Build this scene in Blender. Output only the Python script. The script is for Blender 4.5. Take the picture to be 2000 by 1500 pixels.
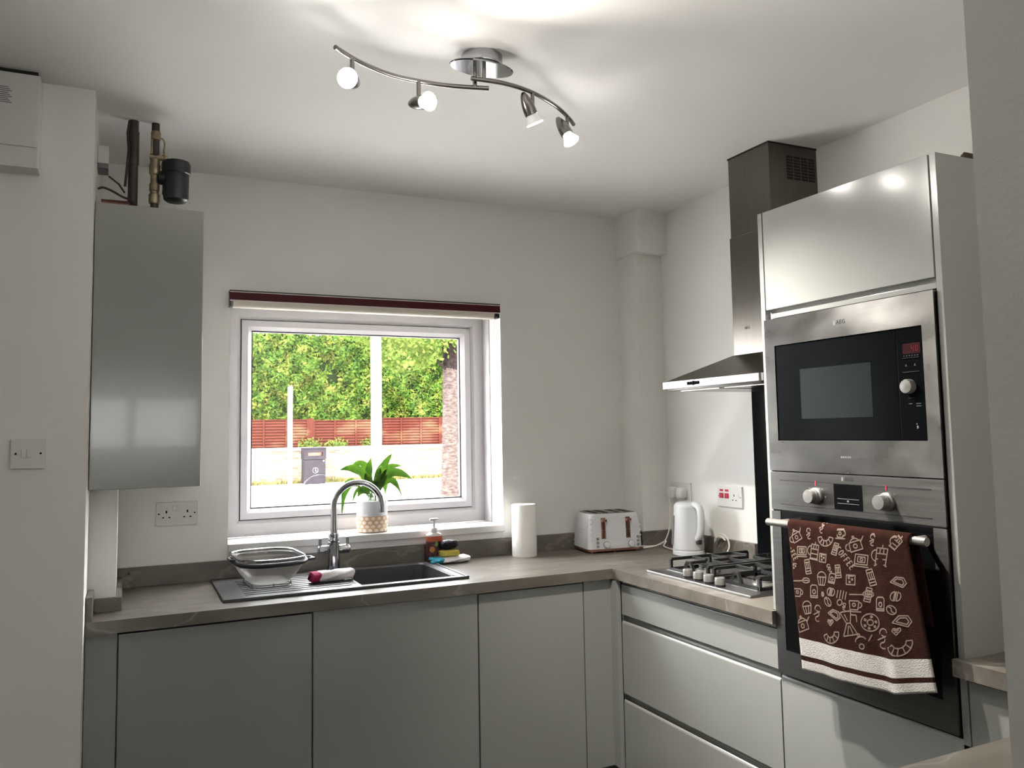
import bpy, bmesh, math, random
from mathutils import Matrix, Vector
random.seed(7)
for o in list(bpy.data.objects): bpy.data.objects.remove(o)
S = bpy.context.scene
COL = S.collection
# ---------------------------------------------------------------- camera
cam_d = bpy.data.cameras.new('camera'); cam = bpy.data.objects.new('camera', cam_d); COL.objects.link(cam)
cam_d.sensor_fit = 'HORIZONTAL'; cam_d.sensor_width = 36.0
cam_d.lens = 36.0*1623.7/2000.0
cam_d.shift_x = -26.86/2000.0; cam_d.shift_y = -39.86/2000.0
cam_d.clip_start = .03; cam_d.clip_end = 200
_r = Vector((.900909, -.433606, -.018677)); _u = Vector((-.018433, -.081224, .996525)); _f = Vector((.433617, .897434, .081168))
cam.matrix_world = Matrix(((_r.x, _u.x, -_f.x, -2.34945), (_r.y, _u.y, -_f.y, -3.46995), (_r.z, _u.z, -_f.z, 1.45841), (0, 0, 0, 1)))
S.camera = cam
# ---------------------------------------------------------------- world / light / exposure
SKY = 9.5
W = bpy.data.worlds.new('sky'); S.world = W; W.use_nodes = True
bg = W.node_tree.nodes['Background']; bg.inputs[0].default_value = (.97, .965, .985, 1); bg.inputs[1].default_value = SKY
sun_d = bpy.data.lights.new('sun', 'SUN'); sun_d.energy = 10.0; sun_d.angle = math.radians(12); sun_d.color = (1, .95, .88)
sun = bpy.data.objects.new('sun', sun_d); COL.objects.link(sun); sun.location = (-6, 4, 12)
sun.rotation_euler = Vector((.55, .45, -1)).to_track_quat('-Z', 'Y').to_euler()
BULB = 60.0                                    # radiance of the bulb lenses
BEAM = (36.0, 30.0, 60.0, 66.0)                # beam power of the four reflector bulbs of the ceiling light
S.view_settings.view_transform = 'Standard'; S.view_settings.look = 'None'
S.view_settings.exposure = 1.66; S.view_settings.gamma = 1.0; S.view_settings.use_curve_mapping = False
H = 2.507                                      # ceiling height
CT = .91                                       # worktop height

# ================================================================ helpers
class B:
    def __init__(s): s.v = []; s.f = []; s.m = []; s.mi = 0; s.bv = False
    def add(s, V, F):
        n = len(s.v); s.v += [tuple(p) for p in V]; s.f += [tuple(i+n for i in f) for f in F]; s.m += [s.mi]*len(F); return s
    def box(s, x0, x1, y0, y1, z0, z1, bev=0, seg=2):
        x0, x1 = min(x0, x1), max(x0, x1); y0, y1 = min(y0, y1), max(y0, y1); z0, z1 = min(z0, z1), max(z0, z1)
        V = [(x0,y0,z0),(x1,y0,z0),(x1,y1,z0),(x0,y1,z0),(x0,y0,z1),(x1,y0,z1),(x1,y1,z1),(x0,y1,z1)]
        F = [(0,3,2,1),(4,5,6,7),(0,1,5,4),(1,2,6,5),(2,3,7,6),(3,0,4,7)]
        if bev:
            s.bv = True; bm = bmesh.new(); vs = [bm.verts.new(p) for p in V]
            for f in F: bm.faces.new([vs[i] for i in f])
            bmesh.ops.bevel(bm, geom=bm.edges[:], offset=bev, segments=seg, profile=.5, affect='EDGES')
            bm.verts.index_update(); V = [v.co[:] for v in bm.verts]; F = [[v.index for v in f.verts] for f in bm.faces]; bm.free()
        return s.add(V, F)
    def rings(s, R, closed=False, cap=True):
        V = [p for r in R for p in r]; n = len(R[0]); F = []
        k = len(R)
        for i in range(k if closed else k-1):
            a, b = i*n, ((i+1) % k)*n
            for j in range(n): F.append((a+j, a+(j+1) % n, b+(j+1) % n, b+j))
        if cap and not closed: F.append(tuple(range(n))[::-1]); F.append(tuple((k-1)*n+j for j in range(n)))
        return s.add(V, F)
    def tube(s, pts, r, n=10, closed=False):
        pts = [Vector(p) for p in pts]; R = []; k = len(pts)
        rr = r if isinstance(r, (list, tuple)) else [r]*k
        t0 = None; nx = None
        for i, p in enumerate(pts):
            a = pts[(i-1) % k] if (i > 0 or closed) else p; b = pts[(i+1) % k] if (i < k-1 or closed) else p
            t = (b-a).normalized()
            if nx is None:
                nx = t.orthogonal().normalized()
            else:
                nx = (nx - t*nx.dot(t)).normalized()
            ny = t.cross(nx)
            R.append([tuple(p + (nx*math.cos(2*math.pi*j/n) + ny*math.sin(2*math.pi*j/n))*rr[i]) for j in range(n)])
        return s.rings(R, closed)
    def cyl(s, p0, p1, r0, r1=None, n=24): return s.tube([p0, p1], [r0, r0 if r1 is None else r1], n)
    def lathe(s, prof, c=(0,0,0), ax=(0,0,1), n=32, cap=True):
        ax = Vector(ax).normalized(); c = Vector(c); nx = ax.orthogonal().normalized(); ny = ax.cross(nx)
        R = [[tuple(c + ax*z + (nx*math.cos(2*math.pi*j/n) + ny*math.sin(2*math.pi*j/n))*max(r, 1e-5)) for j in range(n)] for r, z in prof]
        return s.rings(R, False, cap)
    def prism(s, poly, axis, a0, a1):
        k = len(poly)
        def P(p, a): return {'x': (a, p[0], p[1]), 'y': (p[0], a, p[1]), 'z': (p[0], p[1], a)}[axis]
        V = [P(p, a0) for p in poly] + [P(p, a1) for p in poly]
        F = [tuple(range(k))[::-1], tuple(range(k, 2*k))] + [(i, (i+1) % k, k+(i+1) % k, k+i) for i in range(k)]
        return s.add(V, F)
    def frame(s, axis, a0, a1, b0, b1, prof):
        """rectangular frame; prof = closed list of (inset, depth); axis = depth axis, (a,b) the plane"""
        R = []
        for d, t in prof:
            c = [(a0+d, b0+d), (a1-d, b0+d), (a1-d, b1-d), (a0+d, b1-d)]
            R.append([(t, a, b) if axis == 'x' else (a, t, b) for a, b in c])
        return s.rings(R, closed=True)
    def frame4(s, axis, o, i, t0, t1):
        """frame between outer and inner rectangles (a0,a1,b0,b1), from depth t0 (front) to t1"""
        R = []
        for (a0, a1, b0, b1), t in ((o, t0), (i, t0), (i, t1), (o, t1)):
            R.append([(t, a, b) if axis == 'x' else (a, t, b) for a, b in ((a0, b0), (a1, b0), (a1, b1), (a0, b1))])
        return s.rings(R, closed=True)
    def ball(s, c, rx, ry=None, rz=None, n=16, m=10):
        ry = ry or rx; rz = rz or rx; R = []
        for i in range(m+1):
            t = math.pi*i/m
            R.append([(c[0]+rx*max(math.sin(t), 1e-4)*math.cos(2*math.pi*j/n), c[1]+ry*max(math.sin(t), 1e-4)*math.sin(2*math.pi*j/n), c[2]-rz*math.cos(t)) for j in range(n)])
        return s.rings(R)
    def grid(s, fn, nu, nv):
        V = [fn(i/nu, j/nv) for j in range(nv+1) for i in range(nu+1)]
        F = [(j*(nu+1)+i, j*(nu+1)+i+1, (j+1)*(nu+1)+i+1, (j+1)*(nu+1)+i) for j in range(nv) for i in range(nu)]
        return s.add(V, F)
def smooth_path(P, n=6):
    P = [Vector(p) for p in P]; out = []
    for i in range(len(P)-1):
        p0 = P[max(0, i-1)]; p1 = P[i]; p2 = P[i+1]; p3 = P[min(len(P)-1, i+2)]
        for k in range(n):
            t = k/n; out.append(.5*((2*p1)+(p2-p0)*t+(2*p0-5*p1+4*p2-p3)*t*t+(3*p1-p0-3*p2+p3)*t**3))
    return [tuple(p) for p in out+[P[-1]]]
WM = {}; FR = {}
def mesh(name, b, mats):
    me = bpy.data.meshes.new(name); me.from_pydata(b.v, [], b.f)
    for m in (mats if isinstance(mats, (list, tuple)) else [mats]): me.materials.append(m)
    if any(b.m): me.polygons.foreach_set('material_index', b.m)
    bm = bmesh.new(); bm.from_mesh(me); bmesh.ops.recalc_face_normals(bm, faces=bm.faces[:]); bm.to_mesh(me); bm.free()
    me.update(); return me
def place(o, parent, world):
    COL.objects.link(o); WM[o] = world
    if parent is not None:
        o.parent = parent; o.matrix_basis = WM[parent].inverted() @ world; FR[o] = FR.get(parent, Matrix())
    else: o.matrix_basis = world; FR.setdefault(o, Matrix())
def tag(o, label=None, cat=None, group=None, kind=None):
    if label: o['label'] = label
    if cat: o['category'] = cat
    if group: o['group'] = group
    if kind: o['kind'] = kind
    return o
FLATFACED = {'drawer_front', 'lower_door', 'canopy_lip', 'body', 'base_trim', 'canopy'}
def obj(name, b, mat, parent=None, smooth=True, label=None, cat=None, group=None, kind=None, base=False):
    xs, ys, zs = zip(*b.v); c = Vector(((min(xs)+max(xs))/2, (min(ys)+max(ys))/2, min(zs) if base else (min(zs)+max(zs))/2))
    b.v = [(x-c.x, y-c.y, z-c.z) for x, y, z in b.v]
    me = mesh(name, b, mat)
    if smooth:
        me.shade_smooth(); me.set_sharp_from_angle(angle=math.radians(38))
    o = bpy.data.objects.new(name, me)
    place(o, parent, (FR[parent] if parent else Matrix()) @ Matrix.Translation(c))
    if smooth and (b.bv or name in FLATFACED):
        wn = o.modifiers.new('face_normals', 'WEIGHTED_NORMAL'); wn.keep_sharp = True; wn.weight = 100
    return tag(o, label, cat, group, kind)
def thing(name, loc, label, cat, group=None, rotz=None, kind=None):
    """Empty at the base of a thing.  rotz given: parts are modelled in the thing's own frame, else in room coordinates"""
    o = bpy.data.objects.new(name, None); o.empty_display_size = .05
    w = Matrix.Translation(loc) @ Matrix.Rotation(rotz or 0, 4, 'Z')
    FR[o] = w if rotz is not None else Matrix(); place(o, None, w)
    return tag(o, label, cat, group, kind)
def struct(name, b, mat, parent=None, smooth=False): return obj(name, b, mat, parent, smooth, kind=None if parent else 'structure')

# ================================================================ materials
def nt(name):
    m = bpy.data.materials.new(name); m.use_nodes = True; t = m.node_tree; return m, t, t.nodes['Principled BSDF']
def N(t, ty, **k):
    n = t.nodes.new(ty)
    for a, v in k.items():
        if a.startswith('i_'): n.inputs[a[2:].replace('_', ' ')].default_value = v
        else: setattr(n, a, v)
    return n
def pos(t, scale=(1,1,1), rot=(0,0,0)):
    g = N(t, 'ShaderNodeNewGeometry'); mp = N(t, 'ShaderNodeMapping'); mp.inputs['Scale'].default_value = scale; mp.inputs['Rotation'].default_value = rot
    t.links.new(g.outputs['Position'], mp.inputs['Vector']); return mp.outputs[0]
def ramp(t, src, stops):
    r = N(t, 'ShaderNodeValToRGB'); e = r.color_ramp.elements
    while len(e) < len(stops): e.new(.5)
    for i, (p, c) in enumerate(stops): e[i].position = p; e[i].color = (*c, 1)
    t.links.new(src, r.inputs[0]); return r.outputs[0]
def M(name, col, rough=.5, metal=0, spec=.5, var=.06, vscale=(6,6,6), bump=0, bscale=(80,80,80), rvar=0, coat=0, sheen=0, trans=0, emit=0, alpha=1, ecol=None):
    m, t, p = nt(name)
    p.inputs['Base Color'].default_value = (*col, 1); p.inputs['Roughness'].default_value = rough
    p.inputs['Metallic'].default_value = metal; p.inputs['Specular IOR Level'].default_value = spec
    p.inputs['Coat Weight'].default_value = coat; p.inputs['Sheen Weight'].default_value = sheen
    p.inputs['Transmission Weight'].default_value = trans
    if emit: p.inputs['Emission Color'].default_value = (*(ecol or col), 1); p.inputs['Emission Strength'].default_value = emit
    if var:
        n = N(t, 'ShaderNodeTexNoise'); n.inputs['Scale'].default_value = 1; n.inputs['Detail'].default_value = 3
        t.links.new(pos(t, vscale), n.inputs['Vector'])
        c = ramp(t, n.outputs[0], [(.3, tuple(x*(1-var) for x in col)), (.7, tuple(min(1, x*(1+var)) for x in col))])
        t.links.new(c, p.inputs['Base Color'])
        if rvar:
            mr = N(t, 'ShaderNodeMapRange'); mr.inputs[3].default_value = max(.02, rough-rvar); mr.inputs[4].default_value = rough+rvar
            t.links.new(n.outputs[0], mr.inputs[0]); t.links.new(mr.outputs[0], p.inputs['Roughness'])
    if bump:
        n = N(t, 'ShaderNodeTexNoise'); n.inputs['Scale'].default_value = 1; n.inputs['Detail'].default_value = 4
        t.links.new(pos(t, bscale), n.inputs['Vector'])
        bp = N(t, 'ShaderNodeBump'); bp.inputs['Strength'].default_value = bump; bp.inputs['Distance'].default_value = .004
        t.links.new(n.outputs[0], bp.inputs['Height']); t.links.new(bp.outputs[0], p.inputs['Normal'])
    return m
m_wall = M('white_wall_paint', (.78, .765, .735), .75, var=.02, vscale=(3,3,3), bump=.12, bscale=(140,140,140))
m_ceil = M('white_ceiling_paint', (.80, .785, .765), .8, var=.02, vscale=(2,2,2), bump=.08, bscale=(120,120,120))
m_gloss = M('light_grey_gloss_panel', (.286, .290, .279), .17, var=.015, rvar=.03, coat=.15)
m_carc = M('grey_cabinet_carcass', (.40, .405, .39), .45, var=.03)
m_dark = M('black_shadow_gap', (.01, .01, .01), .8, var=0)
m_plinth = M('grey_plinth', (.2, .2, .19), .5)
m_upvc = M('white_upvc', (.50, .485, .50), .35, var=.01)
m_sill = M('white_painted_sill', (.66, .645, .64), .35, var=.015)
m_gasket = M('black_rubber_gasket', (.015, .013, .02), .6, var=0)
m_steel = M('brushed_steel', (.175, .170, .164), .32, 1, var=.10, vscale=(2,3,160), bump=.03, bscale=(3,3,400), rvar=.05)
m_steel2 = M('brushed_steel_chimney', (.15, .138, .122), .30, 1, var=.08, vscale=(200,200,2), bump=.02, bscale=(300,300,2), rvar=.04)
m_steelw = M('worn_brushed_steel', (.19, .185, .178), .30, 1, var=.14, vscale=(2,9,14), bump=.04, bscale=(3,3,420), rvar=.09)
m_chrome = M('polished_chrome', (.42, .43, .45), .07, 1, var=0)
m_nickel = M('satin_nickel', (.24, .225, .21), .24, 1, var=.05)
m_silver = M('silver_plastic_knob', (.235, .228, .215), .36, .5, var=.03)
m_bglass = M('black_glass', (.004, .0045, .005), .10, var=0, spec=.05)
m_ovglass = M('oven_door_glass', (.004, .004, .0045), .14, var=0, spec=.2)
m_mwin = M('microwave_window_mesh', (.010, .013, .0145), .4, spec=.06, var=.1)
for m_ in (m_steel, m_steelw):
    t_ = m_.node_tree; p_ = t_.nodes['Principled BSDF']; p_.inputs['Anisotropic'].default_value = .75; p_.inputs['Anisotropic Rotation'].default_value = .25
    tg = N(t_, 'ShaderNodeTangent', direction_type='RADIAL', axis='Z'); t_.links.new(tg.outputs[0], p_.inputs['Tangent'])
m_black = M('black_enamel', (.012, .012, .013), .4, var=.1, bump=.05)
m_blackp = M('black_plastic', (.012, .014, .018), .38, var=.1)
m_sink = M('dark_grey_composite', (.055, .053, .056), .42, var=.15, vscale=(300,300,300), bump=.06, bscale=(500,500,500))
m_white = M('white_plastic', (.60, .61, .625), .28, var=.01)
m_plate = M('white_socket_plastic', (.66, .65, .63), .35, var=.01)
m_red = M('red_switch', (.42, .02, .05), .35)
m_hole = M('dark_hole', (.006, .006, .006), .9, spec=.02, var=0)
m_button = M('grey_button', (.22, .225, .23), .4)
m_rose = M('rose_gold', (.60, .33, .26), .2, 1, var=.05)
m_paper = M('white_paper_towel', (.85, .83, .80), .9, var=.02, bump=.4, bscale=(90,90,90))
m_burg = M('burgundy_fascia', (.06, .004, .008), .5, spec=.2, var=.08, vscale=(60,60,60))
m_trimw = M('pale_bead', (.66, .60, .58), .4)
m_blind = M('cream_blind_fabric', (.62, .57, .48), .85, var=.05, bump=.2, bscale=(300,300,300))
m_copper = M('tarnished_copper', (.16, .075, .055), .4, .7, var=.3, vscale=(30,30,20))
m_lag = M('dark_pipe', (.05, .035, .032), .5, .3, var=.3, vscale=(30,30,20))
m_brass = M('brass_fitting', (.34, .28, .18), .35, .8, var=.25, vscale=(50,50,50))
m_wood = M('plain_wood', (.36, .2, .11), .7, var=.2, vscale=(8,8,80))
m_dwood = M('dark_wood_edge', (.06, .035, .015), .7, var=.3, vscale=(30,8,80))
m_grey = M('grey_print', (.2, .2, .2), .6)
m_ink = M('black_print', (.015, .015, .015), .5, var=0)
m_pale = M('pale_print', (.06, .062, .065), .5, var=0)
m_cable = M('white_cable', (.72, .70, .66), .45)
m_soil = M('dark_soil', (.02, .014, .01), .95, var=.4, vscale=(90,90,90), bump=.8)
m_pot = M('grey_white_ceramic', (.62, .62, .64), .4)
m_weave = M('tan_ceramic', (.56, .36, .21), .5, var=.1)
m_petal = M('cream_pattern', (.76, .67, .56), .5)
m_stem = M('plant_stem', (.10, .17, .05), .5)
m_soapl = M('amber_soap', (.52, .10, .05), .12, var=.1, coat=.6)
m_soaplab = M('brown_soap_label', (.08, .03, .03), .4, var=.4, vscale=(60,60,60))
m_clear = M('clear_plastic', (.70, .62, .58), .15, coat=.5)
m_orange = M('orange_print', (.55, .22, .07), .5)
m_leafp = M('green_print', (.2, .32, .08), .5)
m_sponge = M('yellow_sponge', (.55, .47, .09), .9, var=.12, vscale=(120,120,120), bump=.8, bscale=(300,300,300))
m_scour = M('dark_steel_wool', (.035, .034, .04), .35, .6, var=.7, vscale=(200,200,200), bump=1, bscale=(260,260,260))
m_cloth = M('white_cloth', (.78, .75, .77), .9, var=.03, bump=.5, bscale=(300,300,300), sheen=.2)
m_pink = M('crimson_cloth_edge', (.36, .02, .09), .9, var=.3, vscale=(90,90,90), bump=.5, bscale=(200,200,200))
m_teal = M('teal_cloth_edge', (.02, .24, .34), .9, var=.4, vscale=(90,90,90), bump=.5, bscale=(200,200,200))
m_brown = M('brown_terry', (.022, .0060, .0032), .95, spec=.1, var=.25, vscale=(60,60,60), bump=.9, bscale=(420,420,420))
m_terryw = M('white_terry', (.40, .38, .355), .95, spec=.1, var=.07, vscale=(40,40,40), bump=.8, bscale=(380,380,380))
m_print = M('cream_print', (.19, .145, .118), .95, spec=.1, var=.12, vscale=(200,200,200))
m_display = M('dim_red_display', (.02, .003, .005), .2, var=0, emit=.004, ecol=(1, .08, .12))
m_digit = M('red_led', (.1, .003, .005), .3, var=0, emit=.022, ecol=(1, .05, .08))
m_mark = M('red_pointer', (.3, .02, .03), .4)
def m_bulbf(name, s):
    m = bpy.data.materials.new(name); m.use_nodes = True; t = m.node_tree; t.nodes.clear()
    e = N(t, 'ShaderNodeEmission'); e.inputs[0].default_value = (1, .95, .88, 1); e.inputs[1].default_value = s
    n = N(t, 'ShaderNodeTexNoise'); n.inputs['Scale'].default_value = 1.0
    o = N(t, 'ShaderNodeOutputMaterial'); t.links.new(e.outputs[0], o.inputs[0]); return m
m_lens = m_bulbf('lit_bulb_lens', BULB)
m_bulbglass = M('frosted_bulb_glass', (.5, .52, .52), .2, emit=.10, var=0, ecol=(1, .97, .92))
m_bulbbright = M('glowing_bulb_glass', (.9, .9, .9), .2, emit=12.0, var=0, ecol=(1, .97, .92))
def glass_mat(name='window_glass', tint=(.97, .98, .975)):
    m = bpy.data.materials.new(name); m.use_nodes = True; t = m.node_tree; t.nodes.clear()
    a = N(t, 'ShaderNodeBsdfTransparent'); a.inputs[0].default_value = (*tint, 1)
    g = N(t, 'ShaderNodeBsdfGlossy'); g.inputs['Roughness'].default_value = .02
    l = N(t, 'ShaderNodeLayerWeight'); l.inputs['Blend'].default_value = .5           # Schlick curve, same from both sides of the pane
    pw = N(t, 'ShaderNodeMath', operation='POWER'); pw.inputs[1].default_value = 5; ma = N(t, 'ShaderNodeMath', operation='MULTIPLY_ADD'); ma.inputs[1].default_value = .96; ma.inputs[2].default_value = .04
    x = N(t, 'ShaderNodeMixShader'); o = N(t, 'ShaderNodeOutputMaterial')
    t.links.new(l.outputs['Facing'], pw.inputs[0]); t.links.new(pw.outputs[0], ma.inputs[0]); t.links.new(ma.outputs[0], x.inputs[0]); t.links.new(a.outputs[0], x.inputs[1]); t.links.new(g.outputs[0], x.inputs[2]); t.links.new(x.outputs[0], o.inputs[0]); return m
m_glass = glass_mat(); m_glass2 = glass_mat('light_dimming_glass', (.62, .63, .62))  # second glass: grey tint added to dim daylight from the unseen rear window
def wire_mesh_mat():
    m, t, p = nt('steel_wire_mesh'); p.inputs['Base Color'].default_value = (.30, .288, .275, 1); p.inputs['Metallic'].default_value = .3; p.inputs['Roughness'].default_value = .35
    n = N(t, 'ShaderNodeTexNoise'); n.inputs['Scale'].default_value = 900; a = N(t, 'ShaderNodeMapRange'); a.inputs[1].default_value = .42; a.inputs[2].default_value = .55; a.inputs[3].default_value = .35; a.inputs[4].default_value = 1
    t.links.new(n.outputs[0], a.inputs[0]); t.links.new(a.outputs[0], p.inputs['Alpha']); return m
m_mesh = wire_mesh_mat()
def worktop_mat():
    m, t, p = nt('grey_stone_laminate')
    n1 = N(t, 'ShaderNodeTexNoise'); n1.inputs['Scale'].default_value = 1; n1.inputs['Detail'].default_value = 6; n1.inputs['Roughness'].default_value = .6
    t.links.new(pos(t, (3.5, 11, 9), (0, 0, .55)), n1.inputs['Vector'])
    c = ramp(t, n1.outputs[0], [(.28, (.095, .083, .067)), (.5, (.14, .125, .105)), (.72, (.20, .18, .157))])
    n2 = N(t, 'ShaderNodeTexNoise'); n2.inputs['Scale'].default_value = 1; n2.inputs['Detail'].default_value = 4
    t.links.new(pos(t, (1.6, 4.2, 3.5), (.3, .4, .8)), n2.inputs['Vector'])
    v = ramp(t, n2.outputs[0], [(.488, (0, 0, 0)), (.5, (.55, .55, .55)), (.512, (0, 0, 0))])
    mx = N(t, 'ShaderNodeMix', data_type='RGBA'); t.links.new(v, mx.inputs[0]); t.links.new(c, mx.inputs[6]); mx.inputs[7].default_value = (.29, .265, .235, 1)
    t.links.new(mx.outputs[2], p.inputs['Base Color']); p.inputs['Roughness'].default_value = .33
    return m
m_top = worktop_mat()
def ramp_mat(name, stops, scale, rough=.7, bump=0, bscale=(40,40,40), trans=0, spec=.04):
    m, t, p = nt(name); n = N(t, 'ShaderNodeTexNoise'); n.inputs['Scale'].default_value = 1; n.inputs['Detail'].default_value = 5
    t.links.new(pos(t, scale), n.inputs['Vector']); t.links.new(ramp(t, n.outputs[0], stops), p.inputs['Base Color']); p.inputs['Roughness'].default_value = rough; p.inputs['Specular IOR Level'].default_value = spec
    if bump:
        n2 = N(t, 'ShaderNodeTexNoise'); n2.inputs['Scale'].default_value = 1; t.links.new(pos(t, bscale), n2.inputs['Vector'])
        bp = N(t, 'ShaderNodeBump'); bp.inputs['Strength'].default_value = bump; bp.inputs['Distance'].default_value = .02
        t.links.new(n2.outputs[0], bp.inputs['Height']); t.links.new(bp.outputs[0], p.inputs['Normal'])
    if trans:
        o = [x for x in t.nodes if x.type == 'OUTPUT_MATERIAL'][0]; tr = N(t, 'ShaderNodeBsdfTranslucent'); mx = N(t, 'ShaderNodeMixShader'); mx.inputs[0].default_value = trans
        t.links.new(ramp(t, n.outputs[0], [(a, tuple(min(1, x*1.5) for x in c)) for a, c in stops]), tr.inputs[0])
        t.links.new(p.outputs[0], mx.inputs[1]); t.links.new(tr.outputs[0], mx.inputs[2]); t.links.new(mx.outputs[0], o.inputs[0])
    return m
m_leaf = ramp_mat('houseplant_leaf', [(.3, (.018, .055, .006)), (.7, (.05, .115, .008))], (30, 30, 30), .4, trans=.22, spec=.3)
m_hedge = ramp_mat('hedge_leaf', [(.28, (.011, .029, .003)), (.45, (.026, .053, .0065)), (.60, (.052, .070, .010)), (.75, (.076, .060, .019))], (3.5, 3.5, 3.5), .6, trans=.2)
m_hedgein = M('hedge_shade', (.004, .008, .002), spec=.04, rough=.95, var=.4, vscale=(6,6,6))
m_treeleaf = ramp_mat('tree_leaf', [(.3, (.02, .042, .005)), (.7, (.065, .08, .017))], (2, 2, 2), .6, trans=.35)
m_bark = ramp_mat('tree_bark', [(.3, (.022, .015, .013)), (.55, (.045, .034, .031)), (.75, (.07, .055, .050))], (9, 9, 22), .9, .8, (14, 14, 40))
m_barkd = ramp_mat('dark_knot_bark', [(.3, (.004, .003, .003)), (.7, (.016, .011, .010))], (18, 18, 18), .95, 1.0, (30, 30, 30))
m_fence = ramp_mat('red_brown_fence_stain', [(.3, (.027, .0062, .004)), (.55, (.035, .009, .0058)), (.70, (.062, .032, .018))], (.7, .7, 1.6), .8, .3, (6, 6, 60))
m_conc = M('pale_concrete', (.20, .185, .17), spec=.04, rough=.9, var=.1, vscale=(4,4,4), bump=.3)
m_postw = M('white_painted_post', (.80, .79, .77), spec=.04, rough=.7, var=.04)
m_binm = M('slate_grey_plastic', (.015, .013, .016), spec=.04, rough=.6, var=.1)
m_binl = M('pale_grey_emblem', (.07, .066, .07), spec=.04, rough=.8)
m_paving = M('pale_paving', (.52, .50, .47), spec=.04, rough=.95, var=.08, vscale=(1,1,1), bump=.2, bscale=(12,12,12))
m_road = M('pale_road_tarmac', (.42, .41, .40), spec=.04, rough=.95, var=.08, vscale=(1,1,1), bump=.3, bscale=(30,30,30))
m_grass = ramp_mat('dry_grass', [(.3, (.05, .05, .012)), (.7, (.11, .09, .035))], (4, 4, 4), .9)
m_floor = M('grey_vinyl_floor', (.05, .046, .042), .8, spec=.15, var=.15, vscale=(1.5, 9, 1))
def brick_mat():
    m, t, p = nt('garden_wall_brick'); b = N(t, 'ShaderNodeTexBrick'); b.inputs['Scale'].default_value = 1
    b.inputs['Color1'].default_value = (.085, .052, .036, 1); b.inputs['Color2'].default_value = (.15, .12, .088, 1); b.inputs['Mortar'].default_value = (.13, .118, .10, 1)
    b.inputs['Brick Width'].default_value = .225; b.inputs['Row Height'].default_value = .075; b.inputs['Mortar Size'].default_value = .008
    t.links.new(pos(t, (1,1,1), (math.radians(-90), 0, 0)), b.inputs['Vector']); t.links.new(b.outputs[0], p.inputs['Base Color']); p.inputs['Roughness'].default_value = .9; p.inputs['Specular IOR Level'].default_value = .04; return m
m_brick = brick_mat()

# ================================================================ the room
WX0, WX1, WZ0, WZ1 = -1.978, -.80, 1.042, 2.022          # window opening in the back wall
LX = -4.7; RY = -6.6                                     # far sides of the room behind the camera
struct('floor', B().box(LX-.2, .25, RY-.2, .3, -.12, 0), m_floor)
struct('ceiling', B().box(LX-.2, .25, RY-.2, .3, H, H+.2), m_ceil)
wb = B().box(-2.75, WX0, 0, .3, 0, H).box(WX1, .25, 0, .3, 0, H).box(WX0, WX1, 0, .3, 0, WZ0-.03).box(WX0, WX1, 0, .3, WZ1, H)
struct('wall_back', wb, m_wall)
struct('wall_right', B().box(0, .25, RY-.2, 0, 0, H), m_wall)
struct('wall_left', B().box(LX, -2.446, -.725, -.6, 0, H).box(-2.75, -2.446, -.6, 0, 0, H), m_wall)     # nib beside the boiler
struct('wall_partition', B().box(-1.640, 0, -3.09, -2.97, 0, H), m_wall)
struct('wall_side', B().box(LX-.2, LX, RY-.2, -.6, 0, H), m_wall)
RX0, RX1, RZ0, RZ1 = -3.00, -1.58, 1.26, 1.96
struct('wall_rear', B().box(LX, RX0, RY-.2, RY, 0, H).box(RX1, 0, RY-.2, RY, 0, H).box(RX0, RX1, RY-.2, RY, 0, RZ0).box(RX0, RX1, RY-.2, RY, RZ1, H), m_wall)
struct('wall_column', B().box(-.15, 0, -.15, 0, CT-.05, H).box(-.168, 0, -.2, 0, 2.30, H), m_wall)
struct('wall_boxing', B().box(-2.446, -2.364, -.43, 0, CT, 1.35), m_wall)
def window(name, x0, x1, z0, z1, yf, s, n_mull=0, gm=None):
    """yf: room-side face of the frame; s=+1 outside lies at +y"""
    w = thing(name, ((x0+x1)/2, yf, z0), None, None, kind='structure')
    d = .07*s
    ow = .07
    obj('window_frame', B().frame('y', x0, x1, z0, z1, [(0, yf), (ow-.018, yf), (ow-.004, yf+.012*s), (ow-.004, yf+d), (0, yf+d)]), m_upvc, w, False)
    k = n_mull+1; a0 = x0+ow; a1 = x1-ow; wdt = (a1-a0)/k
    for i in range(k):
        b0 = a0+i*wdt; b1 = b0+wdt
        obj('seal_gap', B().frame('y', b0-.004, b1+.004, z0+ow-.004, z1-ow+.004, [(0, yf+.02*s), (.006, yf+.02*s), (.006, yf+.06*s), (0, yf+.06*s)]), m_gasket, w, False)
        sa = obj('sash', B().frame('y', b0, b1, z0+ow, z1-ow, [(0, yf+.004*s), (.026, yf+.004*s), (.042, yf+.022*s), (.042, yf+.06*s), (0, yf+.06*s)]), m_upvc, w, False)
        obj('gasket', B().frame('y', b0+.0425, b1-.0425, z0+ow+.0425, z1-ow-.0425, [(0, yf+.028*s), (.0045, yf+.028*s), (.0045, yf+.05*s), (0, yf+.05*s)]), m_gasket, sa, False)
        obj('glass_pane', B().box(b0+.042, b1-.042, yf+.036*s, yf+.040*s, z0+ow+.042, z1-ow-.042), gm or m_glass, w, False)
    return w
w1 = window('window_1', WX0, WX1, WZ0, WZ1, .20, 1)
obj('reveal_trim', B().box(WX1-.006, WX1, .125, .20, WZ0, WZ1, .002).box(WX0, WX0+.006, .125, .20, WZ0, WZ1, .002), m_upvc, w1)
obj('window_sill', B().box(WX0, WX1, -.018, .20, WZ0-.03, WZ0, .004), m_sill, w1)
obj('sill_moulding', B().box(WX0+.004, WX1-.004, -.006, .0, WZ0-.058, WZ0-.03), m_sill, w1)
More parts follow.
